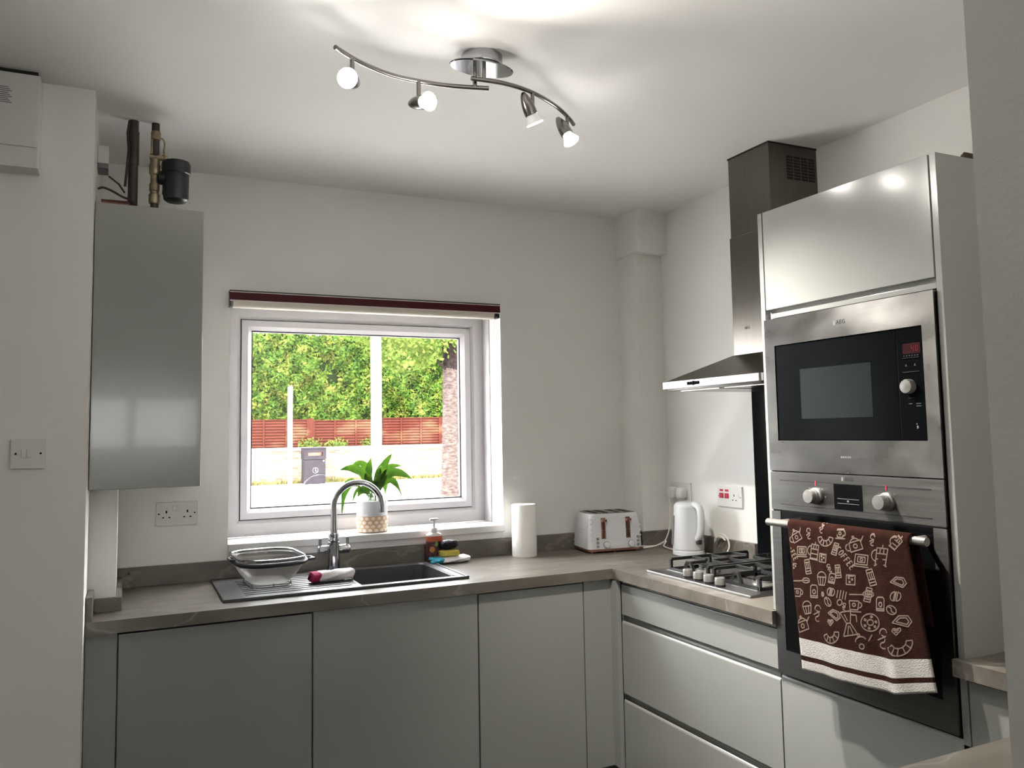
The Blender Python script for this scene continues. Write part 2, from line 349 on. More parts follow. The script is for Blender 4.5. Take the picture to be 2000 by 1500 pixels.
w2 = window('window_2', RX0, RX1, RZ0, RZ1, RY-.08, -1, 1, m_glass2)
obj('window_sill', B().box(RX0-.03, RX1+.03, RY-.08, RY+.05, RZ0-.03, RZ0, .004), m_sill, w2)

# ================================================================ worktop, upstands, cabinets
SX0, SX1, SY0, SY1 = -2.043, -1.168, -.503, -.040       # sink outline
BX0, BX1, BY0, BY1 = -1.565, -1.205, -.455, -.075       # bowl
CF = -.60                                                # worktop front
wt = B()
wt.box(-2.444, BX0-.005, CF, 0, CT-.039, CT).box(BX1+.005, -.6, CF, 0, CT-.039, CT).box(BX0-.005, BX1+.005, CF, BY0-.005, CT-.039, CT).box(BX0-.005, BX1+.005, BY1+.005, 0, CT-.039, CT)
wt.box(-.6, 0, -1.484, 0, CT-.039, CT).box(-.6, -.579, -1.504, -1.484, CT-.039, CT)
obj('worktop', wt, m_top, None, False, 'grey stone-effect laminate worktop turning the corner under the window', 'worktop', base=True)
obj('worktop', B().box(-.6, 0, -2.968, -2.124, CT-.039, CT).box(-.6, -.582, -2.124, -2.104, CT-.039, CT).box(-1.60, -.6, -2.968, -2.48, CT-.039, CT), m_top, None, False,
    'grey stone-effect worktop on the near side of the oven tower', 'worktop', base=True)
up = thing('worktop_upstand', (-1.2, -.01, CT), 'low grey stone-effect upstand strip along the walls behind the worktop', 'upstand')
UH = CT+.072
obj('back_strip', B().box(-2.362, -.150, -.018, 0, CT, UH, .0015), m_top, up)
obj('column_strip', B().box(-.168, -.0, -.168, -.152, CT, UH, .0015).box(-.168, -.152, -.152, -.018, CT, UH, .0015), m_top, up)
obj('right_strip', B().box(-.018, 0, -.764, -.168, CT, UH, .0015), m_top, up)
obj('boxing_strip', B().box(-2.424, -2.346, -.448, -.432, CT, UH-.03, .0015).box(-2.362, -2.346, -.432, -.018, CT, UH-.03, .0015), m_top, up)
obj('wall_end_strip', B().box(-2.444, -2.427, -.592, -.44, CT, UH, .0015), m_top, up)
obj('screw_cap', B().cyl((-2.325, -.019, CT+.052), (-2.325, -.0175, CT+.052), .005, n=14), m_dwood, up)

def carcass(r, x0, x1, y0, y1, z0=.15, z1=CT-.042): return obj('carcass', B().box(x0, x1, y0, y1, z0, z1), m_carc, r, False)
DF = -.577                                               # door face plane
def door_y(r, x0, x1, z0, z1, name='door'):
    return obj(name, B().box(x0, x1, DF, DF+.019, z0, z1, .0025), m_gloss, r)
def drawer_x(r, y0, y1, z0, z1, name='drawer_front', xf=-.577):
    # J-grip front: rounded lip leaning outwards at the top
    P = [(xf, z0), (xf+.02, z0), (xf+.02, z1-.03), (xf+.014, z1-.012), (xf+.011, z1-.002), (xf+.006, z1), (xf+.002, z1-.003), (xf, z1-.010)]
    b = B(); k = len(P); V = [(x, y0, z) for x, z in P]+[(x, y1, z) for x, z in P]
    b.add(V, [tuple(range(k))[::-1], tuple(range(k, 2*k))]+[(i, (i+1) % k, k+(i+1) % k, k+i) for i in range(k)])
    return obj(name, b, m_gloss, r)
u = thing('end_filler_panel', (-2.4, -.57, 0), 'narrow light grey filler panel at the wall end of the base units', 'panel')
obj('panel', B().box(-2.444, -2.357, DF, DF+.02, .15, CT-.041, .001), m_gloss, u)
u = thing('base_cabinet', (-2.06, -.3, 0), 'light grey handleless base unit under the draining board, widest black gap on top', 'cabinet', 'base units along the window wall')
carcass(u, -2.355, -1.767, -.556, -.02, .15, CT-.055); door_y(u, -2.353, -1.769, .152, .861)
obj('dark_recess', B().box(-2.353, -1.769, -.552, -.548, .80, CT-.040), m_dark, u, False)
u = thing('base_cabinet', (-1.46, -.3, 0), 'light grey handleless base unit under the sink bowl and tap', 'cabinet', 'base units along the window wall')
carcass(u, -1.765, -1.165, -.556, -.02, .15, .66); obj('front_rail', B().box(-1.765, -1.165, -.556, -.52, .66, CT-.040), m_carc, u, False); door_y(u, -1.764, -1.167, .152, .866)
u = thing('base_cabinet', (-.94, -.3, 0), 'light grey handleless base unit next to the corner post', 'cabinet', 'base units along the window wall')
carcass(u, -1.163, -.72, -.556, -.02); door_y(u, -1.162, -.722, .152, .862)
u = thing('corner_post', (-.64, -.577, 0), 'light grey corner post between the window run and the drawer unit', 'panel')
obj('post', B().box(-.718, -.577, DF, DF+.02, .152, .868, .001).box(-.597, -.577, -.622, DF, .152, .868, .001), m_gloss, u)
u = thing('drawer_unit', (-.3, -1.06, 0), 'light grey three-drawer unit with grip rails under the gas hob', 'cabinet')
obj('carcass', B().box(-.545, -.02, -1.484, -.626, .15, .82), m_carc, u, False)
obj('grip_rail', B().box(-.558, -.545, -1.484, -.600, .70, .76), m_gloss, u, False)
obj('grip_rail', B().box(-.558, -.545, -1.484, -.600, .40, .46), m_gloss, u, False)
obj('front_rail', B().box(-.571, -.55, -1.484, -.626, .855, CT-.040), m_carc, u, False)
obj('drawer_front', B().box(-.577, -.558, -1.502, -.626, .736, .853, .002), m_gloss, u)
drawer_x(u, -1.502, -.626, .437, .712); drawer_x(u, -1.502, -.626, .152, .412)
obj('plinth', B().box(-2.44, -.53, -.53, -.515, 0, .148).box(-.53, -.515, -2.1, -.515, 0, .148), m_plinth, None, False, 'dark grey plinth strip at the foot of the base units', 'plinth', base=True)
# near run (peninsula side), mostly out of view
u = thing('base_cabinet', (-.3, -2.37, 0), 'light grey base unit beside the oven tower, below the near worktop', 'cabinet')
obj('carcass', B().box(-.555, -.02, -2.96, -2.124, .15, CT-.041), m_carc, u, False)
obj('door', B().box(-.577, -.558, -2.478, -2.126, .152, .862, .002), m_gloss, u)
obj('top_rail', B().box(-.565, -.556, -2.478, -2.126, .845, CT-.040), m_carc, u, False)
u = thing('base_cabinet', (-1.15, -2.57, 0), 'light grey base unit carrying the near worktop at the bottom right corner', 'cabinet')
obj('carcass', B().box(-1.58, -.60, -2.96, -2.525, .15, CT-.041), m_carc, u, False)
for i in range(2): obj('door', B().box(-1.58+i*.49, -1.093+i*.49, -2.524, -2.505, .152, .862, .002), m_gloss, u)
# ---- oven tower
TP = -.577; Y0, Y1 = -1.504, -2.104                     # inner faces of the two side panels
tw = thing('oven_tower_cabinet', (-.3, -1.8, 0), 'tall light grey cabinet housing the microwave and the oven', 'cabinet')
obj('side_panel', B().box(-.555, -.0, -1.504, -1.486, .149, CT-.0395).box(TP, 0, -1.504, -1.486, CT+.0005, 2.121, .001), m_gloss, tw)
obj('side_panel', B().box(TP, -.0, -2.122, -2.104, .149, 2.121, .0015), m_gloss, tw)
obj('back_panel', B().box(-.03, -.002, Y1, Y0, .15, 2.10), m_carc, tw, False)
for za, zb in ((1.792, 1.81), (.705, .723), (.15, .168)): obj('shelf', B().box(-.55, -.03, Y1, Y0, za, zb), m_carc, tw, False)
obj('top_board', B().box(-.555, -.002, Y1, Y0, 2.10, 2.118), m_carc, tw, False)
obj('upper_door', B().box(TP, TP+.019, Y1+.004, Y0-.004, 1.815, 2.121, .002), m_gloss, tw)
obj('grip_rail', B().box(-.574, -.553, Y1+.002, Y0-.024, 1.787, 1.801, .001).box(-.560, -.553, Y1+.002, Y0-.004, 1.787, 1.818), m_gloss, tw)
dr = drawer_x(tw, Y1-.016, Y0-.004, .152, .7235, 'lower_door')
obj('dark_recess', B().box(-.556, -.552, Y1, Y0, .70, 1.79), m_dark, tw, False)
def text(s, size, parent, mat, world, name='lettering', ext=.0004):
    cu = bpy.data.curves.new('t', 'FONT'); cu.body = s; cu.size = size; cu.extrude = ext; cu.align_x = 'CENTER'; cu.align_y = 'CENTER'; cu.resolution_u = 3
    t = bpy.data.objects.new('t', cu); COL.objects.link(t); bpy.context.view_layer.update()
    me = bpy.data.meshes.new_from_object(t.evaluated_get(bpy.context.evaluated_depsgraph_get())); bpy.data.objects.remove(t)
    me.materials.clear(); me.materials.append(mat); me.name = name
    o = bpy.data.objects.new(name, me); place(o, parent, world); return o
def on_x(x, y, z): return Matrix(((0, 0, -1, x), (-1, 0, 0, y), (0, 1, 0, z), (0, 0, 0, 1)))     # text facing -x
def on_y(x, y, z): return Matrix(((1, 0, 0, x), (0, 0, -1, y), (0, 1, 0, z), (0, 0, 0, 1)))      # text facing -y
AX = -.587; A0, A1 = -1.507, -2.101                     # appliance face plane and width
mw = thing('microwave_oven', (-.3, -1.8, 1.327), 'built-in steel microwave with black glass front above the oven', 'microwave')
obj('case', B().box(-.55, -.06, -2.09, -1.52, 1.335, 1.775), m_black, mw, False)
obj('steel_frame', B().frame4('x', (A1, A0, 1.3275, 1.783), (-2.0635, -1.548, 1.4170, 1.7010), AX, AX+.02), m_steelw, mw, False)
gd = obj('glass_door', B().box(AX+.0035, AX+.018, -1.983, -1.549, 1.4185, 1.6995, .001), m_bglass, mw)
obj('door_window', B().box(AX+.0030, AX+.006, -1.900, -1.645, 1.479, 1.623, .0), m_mwin, gd, False)
cp = obj('control_panel', B().box(AX+.0035, AX+.018, -2.0625, -1.9845, 1.4185, 1.6995, .001), m_bglass, mw)
obj('control_knob', B().lathe([(.0185, 0), (.0185, .012), (.0165, .017), (.0, .019)], (AX+.0035, -2.018, 1.552), (-1, 0, 0), 28), m_silver, mw)
obj('display', B().box(AX+.0031, AX+.004, -2.054, -2.002, 1.634, 1.660), m_display, cp, False)
def seg(b, ch, y, z, w, h, t=.0018):
    on = {'0': 'abcdef', '4': 'fgbc', '1': 'bc', '8': 'abcdefg'}[ch]
    def q(ya, yb, za, zb): b.box(AX+.0026, AX+.0032, y-ya, y-yb, z+za, z+zb)
    for s_ in on:
        {'a': lambda: q(0, w, h-t, h), 'g': lambda: q(0, w, h/2-t/2, h/2+t/2), 'd': lambda: q(0, w, 0, t), 'f': lambda: q(0, t, h/2, h), 'e': lambda: q(0, t, 0, h/2), 'b': lambda: q(w-t, w, h/2, h), 'c': lambda: q(w-t, w, 0, h/2)}[s_]()
b = B(); seg(b, '4', -2.028, 1.640, .008, .014); seg(b, '0', -2.040, 1.640, .008, .014); obj('lit_digits', b, m_digit, cp, False)
for z in (1.6235, 1.5885): obj('trim_bar', B().box(AX+.0015, AX+.004, -2.050, -2.000, z-.0012, z+.0012), m_chrome, cp, False)
b = B()
for i in range(6): b.box(AX+.0030, AX+.004, -2.004-i*.008-.003, -2.004-i*.008, 1.628, 1.6305)
for y in (-2.010, -2.036): b.prism([(y-.003, 1.603), (y+.003, 1.603), (y, 1.609)], 'x', AX+.0030, AX+.004)
b.box(AX+.0030, AX+.004, -2.030, -2.010, 1.523, 1.5238).box(AX+.0030, AX+.004, -2.022, -2.012, 1.508, 1.510).box(AX+.0030, AX+.004, -2.048, -2.034, 1.508, 1.510).box(AX+.0030, AX+.004, -2.048, -2.034, 1.502, 1.504)
obj('panel_print', b, m_pale, cp, False, kind='stuff')
obj('door_release_mark', B().box(AX+.0028, AX+.004, -2.037, -2.032, 1.447, 1.454, .0005).box(AX+.0028, AX+.004, -2.034, -2.031, 1.457, 1.460), m_silver, cp, False)
text('AEG', .017, mw, m_ink, on_x(AX-.0003, -1.809, 1.741)); obj('logo_mark', B().box(AX-.0005, AX+.001, -1.790, -1.783, 1.735, 1.747), m_grey, mw, False)
b = B()
for i in range(6): b.box(AX-.0004, AX+.001, -1.787-i*.0065-.0035, -1.787-i*.0065, 1.370, 1.3745)
obj('faint_print', b, m_grey, mw, False, kind='stuff')
ov = thing('built_in_oven', (-.3, -1.8, .731), 'built-in steel oven with black glass door and bar handle below the microwave', 'oven')
obj('case', B().box(-.55, -.06, -2.09, -1.52, .735, 1.318), m_black, ov, False)
cpn = obj('control_panel', B().box(AX, AX+.03, A1, A0, 1.2115, 1.3245, .0015), m_steel, ov)
obj('groove', B().box(AX-.0006, AX+.002, -2.064, -1.547, 1.2982, 1.3008), m_dark, cpn, False)
obj('groove', B().box(AX-.0006, AX+.002, -2.064, -1.547, 1.2282, 1.2308), m_dark, cpn, False)
obj('display', B().box(AX-.0008, AX+.002, -1.854, -1.756, 1.230, 1.299), m_bglass, cpn, False)
obj('display_print', B().box(AX-.0012, AX, -1.842, -1.768, 1.259, 1.2600).box(AX-.0012, AX, -1.842, -1.768, 1.2465, 1.2475).box(AX-.0012, AX, -1.808, -1.802, 1.2515, 1.256), m_grey, cpn, False)
for y in (-1.690, -1.932):
    k = obj('control_knob', B().lathe([(.024, 0), (.024, .006), (.0195, .009), (.0195, .030), (.018, .033), (.0, .034)], (AX, y, 1.261), (-1, 0, 0), 32), m_silver, ov)
    obj('knob_ring', B().lathe([(.0203, .014), (.0203, .017), (.0195, .018), (.0195, .013)], (AX, y, 1.261), (-1, 0, 0), 32, False), m_grey, k)
    obj('pointer_mark', B().box(AX-.0012, AX, y-.0025, y+.0025, 1.290, 1.304), m_mark, cpn, False)
    b = B()
    for a in range(0, 360, 45):
        if a != 90: b.box(AX-.0004, AX, y+.034*math.cos(math.radians(a))-.0015, y+.034*math.cos(math.radians(a))+.0015, 1.261+.029*math.sin(math.radians(a))-.0015, 1.261+.029*math.sin(math.radians(a))+.0015)
    obj('dial_symbols', b, m_grey, cpn, False, kind='stuff')
text('AEG', .0155, cpn, m_ink, on_x(AX-.0003, -1.812, 1.3125)); obj('logo_mark', B().box(AX-.0005, AX+.001, -1.791, -1.785, 1.3075, 1.318), m_grey, cpn, False)
od = obj('door_frame', B().box(AX, AX+.02, A1, A1+.037, .7325, 1.2075).box(AX, AX+.02, A0-.037, A0, .7325, 1.2075).box(AX, AX+.02, A1+.037, A0-.037, .7325, .804), m_steel, ov, False)
obj('door_glass', B().box(AX+.0025, AX+.02, -2.0635, -1.5445, .8045, 1.2070, .001), m_ovglass, od)
obj('vent_slot', B().box(AX+.004, AX+.03, A1+.006, A0-.006, 1.207, 1.2117), m_dark, ov, False)
hd = obj('handle', B().cyl((-.637, -2.085, 1.180), (-.637, -1.545, 1.180), .0105, n=20), m_silver, ov)
for y in (-1.575, -2.04): obj('handle_bracket', B().cyl((-.637, y, 1.180), (AX, y, 1.180), .008, n=14), m_silver, hd)
obj('wood_offcut', B().prism([(-.46, -2.115), (-.44, -2.09), (-.20, -2.06), (-.20, -2.115)], 'z', 2.1215, 2.138), m_dwood, None, False, 'dark ragged strip of wood lying on top of the oven tower', 'wood', base=True)

# ---- tea towel over the oven handle
def tow(u, v):
    """u 0..1 from window side to room side, v: -0.75 (back end) .. 0 (over the bar) .. 1 (front hem)"""
    R = .0155
    if abs(v) < .035:
        a = math.pi/2 + v/.035*math.pi/2*1.0
        y = -1.642 - .405*u; x = -.637 + R*math.cos(a); z = 1.180 + R*math.sin(a)
        return (x, y, z)
    if v > 0:
        s = (v-.035)/.965
        zb = .790 + .022*u + .028*max(0, u-.72)/.28
        z = 1.180 + (zb-1.180)*s
        y = -1.642 - .405*u - s*(.034 + .020*u)
        fold = .005*math.sin(2*math.pi*(u*1.7+.1))*(.3+.7*s) + .003*math.sin(2*math.pi*(u*4.3+.4))*s*.6
        ridge = .007*math.exp(-((u-.76)/.05)**2)*(.25+.75*s)
        x = -.637 - R - .004*s + fold - ridge + (.012*s*max(0, u-.78)/.22)
        return (x, y, z)
    s = (-v-.035)/.715
    return (-.637 + R - .002*s + .003*math.sin(9*u), -1.642 - .405*u - .020*s - .012*s*u, 1.180 - s*.20)
b = B(); NU = 44
vs = [-.75+.05*i for i in range(14)] + [-.035+.00875*i for i in range(8)] + [.035 + .965*i/60 for i in range(61)]
b.v = [tow(i/NU, v) for v in vs for i in range(NU+1)]
for j in range(len(vs)-1):
    vm = (vs[j]+vs[j+1])/2
    for i in range(NU):
        b.f.append((j*(NU+1)+i, j*(NU+1)+i+1, (j+1)*(NU+1)+i+1, (j+1)*(NU+1)+i)); b.m.append(1 if (vm > .785 and not .905 < vm < .935) else 0)
tt = obj('tea_towel', b, [m_brown, m_terryw], None, True, 'brown tea towel with cream kitchen motifs and white striped hem over the oven handle', 'towel')
sm = tt.modifiers.new('thick', 'SOLIDIFY'); sm.thickness = .0028; sm.offset = 0
# motifs: strokes in a unit square, x right, y up
def arc(cx, cy, rx, ry, a0, a1, n=12): return [(cx+rx*math.cos(math.radians(a0+(a1-a0)*i/n)), cy+ry*math.sin(math.radians(a0+(a1-a0)*i/n))) for i in range(n+1)]
ICON = {
 'cup': [[(-.7,.5),(-.6,-.6),(.4,-.6),(.5,.5),(-.7,.5)], arc(.5,0,.35,.35,80,-80), [(-.9,-.85),(.8,-.85)], arc(-.1,0,.2,.2,0,360)],
 'press': [[(-.4,.7),(-.4,-.8),(.5,-.8),(.5,.7),(-.4,.7)], arc(-.4,0,.45,.5,90,270), [(-.4,.2),(.5,.2)], [(-.4,-.3),(.5,-.3)], [(.05,.7),(.05,1)], [(-.1,.6),(-.1,.25)], [(.2,.6),(.2,.25)], [(-.5,-.9),(.6,-.9)]],
 'box': [[(-.7,.6),(-.7,-.5),(.7,-.5),(.7,.6),(-.7,.6)], [(-.4,.35),(-.4,-.25),(.4,-.25),(.4,.35),(-.4,.35)], arc(0,.05,.15,.15,0,360), [(-.85,-.75),(.85,-.75)]],
 'cube': [[(-.5,.6),(-.6,-.6),(.5,-.7),(.6,.5),(-.5,.6)], arc(-.2,.2,.1,.1,0,360,6), arc(.2,0,.1,.1,0,360,6), arc(-.15,-.3,.1,.1,0,360,6), [(-.3,.45),(.4,.4)]],
 'crois': [arc(0,.3,.95,1.0,185,355), arc(0,.45,.5,.55,190,350), [(-.95,.25),(-.5,.35)], [(.95,.25),(.5,.35)], [(-.7,-.35),(-.35,.1)], [(-.3,-.62),(-.15,-.08)], [(.25,-.65),(.15,-.08)], [(.7,-.35),(.38,.1)]],
 'bean': [arc(0,0,.5,.75,0,360), [(0,.7),(.15,.25),(-.12,-.2),(0,-.7)]],
 'mac': [arc(0,.25,.6,.45,0,180), [(-.6,.25),(.6,.25)], [(-.65,.1),(.65,.1)], [(-.6,-.1),(.6,-.1)], arc(0,-.1,.6,.45,180,360)],
 'heart': [[(0,-.6),(-.6,.1),(-.45,.5),(-.1,.45),(0,.2),(.15,.45),(.5,.5),(.6,.1),(0,-.6)], [(-.35,.2),(.3,.2)], [(-.2,-.1),(.2,-.1)], [(-.3,.35),(-.1,.1)], [(0,.1),(.3,.35)]],
 'jar': [[(-.3,.8),(-.35,-.8),(.35,-.8),(.3,.8),(-.3,.8)], [(-.3,.5),(.3,.5)], [(-.3,-.2),(.3,-.2)], [(-.3,-.5),(.3,-.5)], [(-.1,.4),(-.1,-.1)], [(.1,.4),(.1,-.1)]],
 'moka': [[(-.35,.9),(-.5,.85),(-.15,.0),(-.55,-.9),(.55,-.9),(.15,0),(.35,.9),(-.35,.9)], [(-.15,0),(.15,0)], [(.3,.6),(.7,.5),(.65,0)], [(-.2,-.8),(-.05,-.2)], [(.2,-.8),(.05,-.2)], [(-.2,.7),(-.05,.2)]],
 'donut': [arc(0,0,.9,.9,0,360,20), arc(0,0,.3,.3,0,360), arc(.55,.1,.1,.1,0,360,6), arc(-.5,.25,.1,.1,0,360,6), arc(-.1,-.6,.1,.1,0,360,6), arc(.1,.6,.1,.1,0,360,6), arc(-.5,-.35,.1,.1,0,360,6), arc(.45,-.4,.1,.1,0,360,6)],
 'bread': [[(-.8,-.4),(-.6,.4),(.2,.7),(.8,.3),(.7,-.3),(-.8,-.4)], [(-.55,-.2),(-.4,.25),(.15,.45),(.55,.2),(.5,-.12),(-.55,-.2)]],
 'spoon': [[(-1,.0),(.1,.05)], arc(.5,.1,.42,.25,0,360), [(.2,.1),(.8,.1)]],
 'swirl': [arc(.1,.5,.35,.35,0,200), arc(-.1,0,.35,.3,90,-90), arc(.1,-.5,.3,.25,90,300), [(-.4,-.1),(.35,.25)]],
 'bag': [[(-.5,.6),(-.5,-.7),(.5,-.7),(.5,.6),(.3,.8),(-.3,.8),(-.5,.6)], arc(0,0,.22,.25,0,360), [(-.5,-.5),(.5,-.5)]],
 'waf': [[(-.5,.7),(-.5,-.1)], [(-.2,.75),(-.2,-.1)], [(.1,.75),(.1,-.1)], [(.4,.7),(.4,-.1)], arc(-.1,-.5,.25,.3,0,360)],
 'pot': [[(-.6,.3),(-.7,-.6),(.5,-.6),(.5,.3),(-.6,.3)], [(.5,.1),(.9,.5)], arc(-.7,-.1,.35,.35,100,260), arc(-.05,.3,.4,.3,0,180), arc(-.05,.75,.1,.1,0,360,6), arc(-.1,-.15,.18,.2,0,360)],
 'muffin': [arc(0,.1,.6,.6,0,180), [(-.6,.1),(-.4,-.8),(.4,-.8),(.6,.1),(-.6,.1)], [(-.2,.05),(-.15,-.75)], [(.2,.05),(.15,-.75)]],
}
FONT = {'C': [arc(0,0,.35,.7,50,310,8)], 'O': [arc(0,0,.38,.7,0,360,10)], 'F': [[(-.3,-.7),(-.3,.7),(.35,.7)], [(-.3,.05),(.2,.05)]], 'E': [[(.35,-.7),(-.3,-.7),(-.3,.7),(.35,.7)], [(-.3,.05),(.2,.05)]]}
word = []
for i, ch in enumerate('COFFEE'):
    for st in FONT[ch]: word.append([(x*.30+(i-2.5)*.36, y*.34) for x, y in st])
ICON['coffee'] = word
PL = [('pot',115,165,62,30),('swirl',230,150,45,10),('crois',390,190,62,0),('coffee',68,285,75,-62),('box',165,290,52,0),('press',285,285,66,-8),('cube',368,335,48,0),('jar',478,260,52,-15),('coffee',563,330,88,-50),
 ('pot',645,215,72,20),('box',690,340,62,-5),('press',848,300,78,-6),('cube',95,415,42,0),('jar',222,415,62,10),('muffin',360,500,62,0),('cube',610,500,55,5),('jar',770,475,70,18),('bread',985,515,60,-30),
 ('jar',505,440,55,8),('mac',452,608,45,80),('mac',970,628,52,80),('spoon',165,535,70,0),('cup',128,625,48,0),('bag',282,615,58,0),('waf',538,650,68,-10),('cup',648,700,55,0),('spoon',700,620,85,0),('jar',748,615,60,-10),
 ('bag',850,685,62,0),('bean',420,688,46,40),('bean',940,732,48,40),('muffin',215,740,58,10),('swirl',310,790,70,0),('bread',480,790,55,-40),('bread',1020,830,68,-25),('moka',600,848,92,12),('donut',768,832,66,0),
 ('heart',447,850,38,0),('heart',980,902,42,0),('pot',178,880,72,20),('crois',455,960,68,15),('crois',1010,1025,82,12),('pot',715,1005,88,20),('swirl',865,955,85,0),('swirl',350,100,40,0),('cup',520,135,40,0),
 ('swirl',775,180,45,0),('press',960,190,50,-40),('bean',370,630,20,0),('swirl',430,420,35,30),('bag',455,500,45,-10),('swirl',560,980-260,30,0)]
def uv_of(X, Y):
    u_, v_ = .5, .5
    for _ in range(12):
        xl = 25+140*v_; xr = 1045+225*v_; u_ = (X-xl)/(xr-xl); yt = 80+85*u_; yb = 1240+180*u_; v_ = (Y-yt)/(yb-yt)
    return u_, .035+v_*.965
b = B()
def stroke(pts, w):
    q = [Vector((0, *p)) for p in pts]
    for a, c in zip(pts[:-1], pts[1:]):
        du, dv = c[0]-a[0], c[1]-a[1]; L = math.hypot(du*.43, dv*.39)
        if L < 1e-6: continue
        nu_, nv_ = -dv*.39/L*w/.43, du*.43/L*w/.39
        e = .25*w/L
        V = []
        for (uu, vv), s_ in (((a[0]-du*e, a[1]-dv*e), 1), ((a[0]-du*e, a[1]-dv*e), -1), ((c[0]+du*e, c[1]+dv*e), -1), ((c[0]+du*e, c[1]+dv*e), 1)):
            p = tow(min(.995, max(.005, uu+s_*nu_)), max(.001, vv+s_*nv_)); V.append((p[0]-.0021 if vv > .035 else p[0]-.0018, p[1], p[2]+(.0018 if vv < .05 else 0)))
        b.add(V, [(0, 1, 2, 3)])
for ic, X, Y, sz, ang in PL:
    b = B()
    ca, sa = math.cos(math.radians(ang)), math.sin(math.radians(ang))
    for st in ICON[ic]:
        pts = []
        for x, y in st:
            xx, yy = (x*ca-y*sa)*sz, (x*sa+y*ca)*sz
            pts.append(uv_of(X+xx*1.15, Y-yy*1.15))
        if all(.0 < p[0] < 1.0 and p[1] < .78 for p in pts): stroke(pts, .00155)
    if b.v: obj('printed_motif', b, m_print, tt, False)

# ================================================================ hob, hood, splashback
hb = thing('gas_hob', (-.285, -1.032, CT), 'steel four-burner gas hob with black cast pan supports', 'hob')
obj('hob_plate', B().box(-.530, -.045, -1.330, -.736, CT, CT+.009, .0025), m_steel, hb)
obj('burner_well', B().box(-.462, -.07, -1.285, -.775, CT+.0085, CT+.0105, .0008), m_steel, hb)
for i, y in enumerate((-.955, -1.022, -1.085, -1.152)):
    k = obj('control_knob', B().lathe([(.018, .008), (.018, .028), (.0165, .031), (0, .0315)], (-.497-.004*i, y, CT+.008), (0, 0, 1), 24), m_silver, hb)
    obj('knob_collar', B().lathe([(.0185, 0), (.0185, .006), (.014, .009)], (-.497-.004*i, y, CT+.008), (0, 0, 1), 24), m_black, k)
for (x, y, r) in ((-.350, -.885, .036), (-.360, -1.205, .030), (-.160, -.885, .030), (-.160, -1.195, .042)):
    bu = obj('burner', B().lathe([(r+.012, 0), (r+.010, .006), (r, .008), (r, .016), (r-.004, .018)], (x, y, CT+.010), (0, 0, 1), 28), m_silver, hb)
    obj('burner_cap', B().lathe([(r-.004, .017), (r+.001, .019), (r, .024), (r-.006, .027), (0, .028)], (x, y, CT+.010), (0, 0, 1), 28), m_black, bu)
def grate(y0, y1):
    g = B(); x0, x1 = -.452, -.082; zt = CT+.050; t = .0075
    def bar(x, y, X, Y, z=zt, Z=None): g.tube([(x, y, z), (X, Y, z if Z is None else Z)], t, 4)
    for x in (x0, (x0+x1)/2, x1):
        for y in (y0, y1):
            g.tube([(x, y, CT+.010), (x, y, zt)], t, 4)
    for x, X in ((x0, x1),):
        bar(x, y0, X, y0, CT+.014); bar(x, y1, X, y1, CT+.014); bar(x, y0, x, y1, CT+.014); bar(X, y0, X, y1, CT+.014)
    xm = (x0+x1)/2; ym = (y0+y1)/2
    bar(x0, y0, x0, y1-.14) if False else None
    for y in (y0, y1): bar(x0, y, x1, y)
    bar(xm, y0, xm, y1)
    for cx in (-.355, -.160):
        for sx, sy in ((1, 0), (-1, 0), (0, 1), (0, -1)):
            a = (cx+sx*.02, ym+sy*.02); c = (cx+sx*.095, ym+sy*(y1-y0)/2*1.0) if sy else (cx+sx*.095, ym)
            bar(a[0], a[1], c[0], c[1])
    for x in (x0, x1): g.tube([(x, ym-.03, CT+.014), (x, ym-.012, zt), (x, ym+.012, zt), (x, ym+.03, CT+.014)], t, 4)
    return obj('pan_support', g, m_black, hb, False)
grate(-1.015, -.790); grate(-1.285, -1.050)
obj('splashback_panel', B().box(-.008, 0, -1.484, -.770, CT+.001, 1.606), m_bglass, None, False, 'black glass splashback panel on the wall behind the hob', 'splashback', base=True)
hx = -.465; hy0, hy1 = -1.365, -.765; cy0, cy1 = -1.181, -.948; cxf = -.240
ho = thing('cooker_hood', (-.23, -1.065, 1.605), 'steel chimney cooker hood above the hob, grille high on its side', 'cooker hood')
def rr(x0, y0, y1, r, z, n=6):
    # outline with the two front corners rounded, starting at the wall
    P = [(0, y1, z)]
    P += [(x0+r-r*math.cos(a), y1-r+r*math.sin(a), z) for a in [math.pi/2*(1-i/n) for i in range(n+1)]]
    P += [(x0+r-r*math.cos(a), y0+r-r*math.sin(a), z) for a in [math.pi/2*i/n for i in range(n+1)]]
    return P+[(0, y0, z)]
obj('canopy_lip', B().rings([rr(hx, hy0, hy1, .03, 1.611), rr(hx, hy0, hy1, .03, 1.637)]), m_steel, ho)
obj('underside_panel', B().rings([rr(hx+.015, hy0+.015, hy1-.015, .025, 1.604), rr(hx+.012, hy0+.012, hy1-.012, .025, 1.611)]), m_steel, ho)
for ya, yb in ((-1.05, -.82), (-1.31, -1.08)): obj('grease_filter', B().box(-.40, -.06, ya, yb, 1.601, 1.605), m_nickel, ho, False)
V = [(hx+.012, hy0+.012, 1.637), (hx+.012, hy1-.012, 1.637), (0, hy1-.012, 1.637), (0, hy0+.012, 1.637), (cxf-.004, cy0-.004, 1.733), (cxf-.004, cy1+.004, 1.733), (0, cy1+.004, 1.733), (0, cy0-.004, 1.733)]
obj('canopy', B().add(V, [(0,1,2,3)[::-1], (4,5,6,7), (0,1,5,4), (1,2,6,5), (2,3,7,6), (3,0,4,7)]), m_steel2, ho, False)
for i in range(4): obj('push_button', B().lathe([(.0062, 0), (.0062, .003), (0, .0034)], (hx, -.955-[0, .014, .044, .058][i], 1.6245), (-1, 0, 0), 14), m_hole, ho)
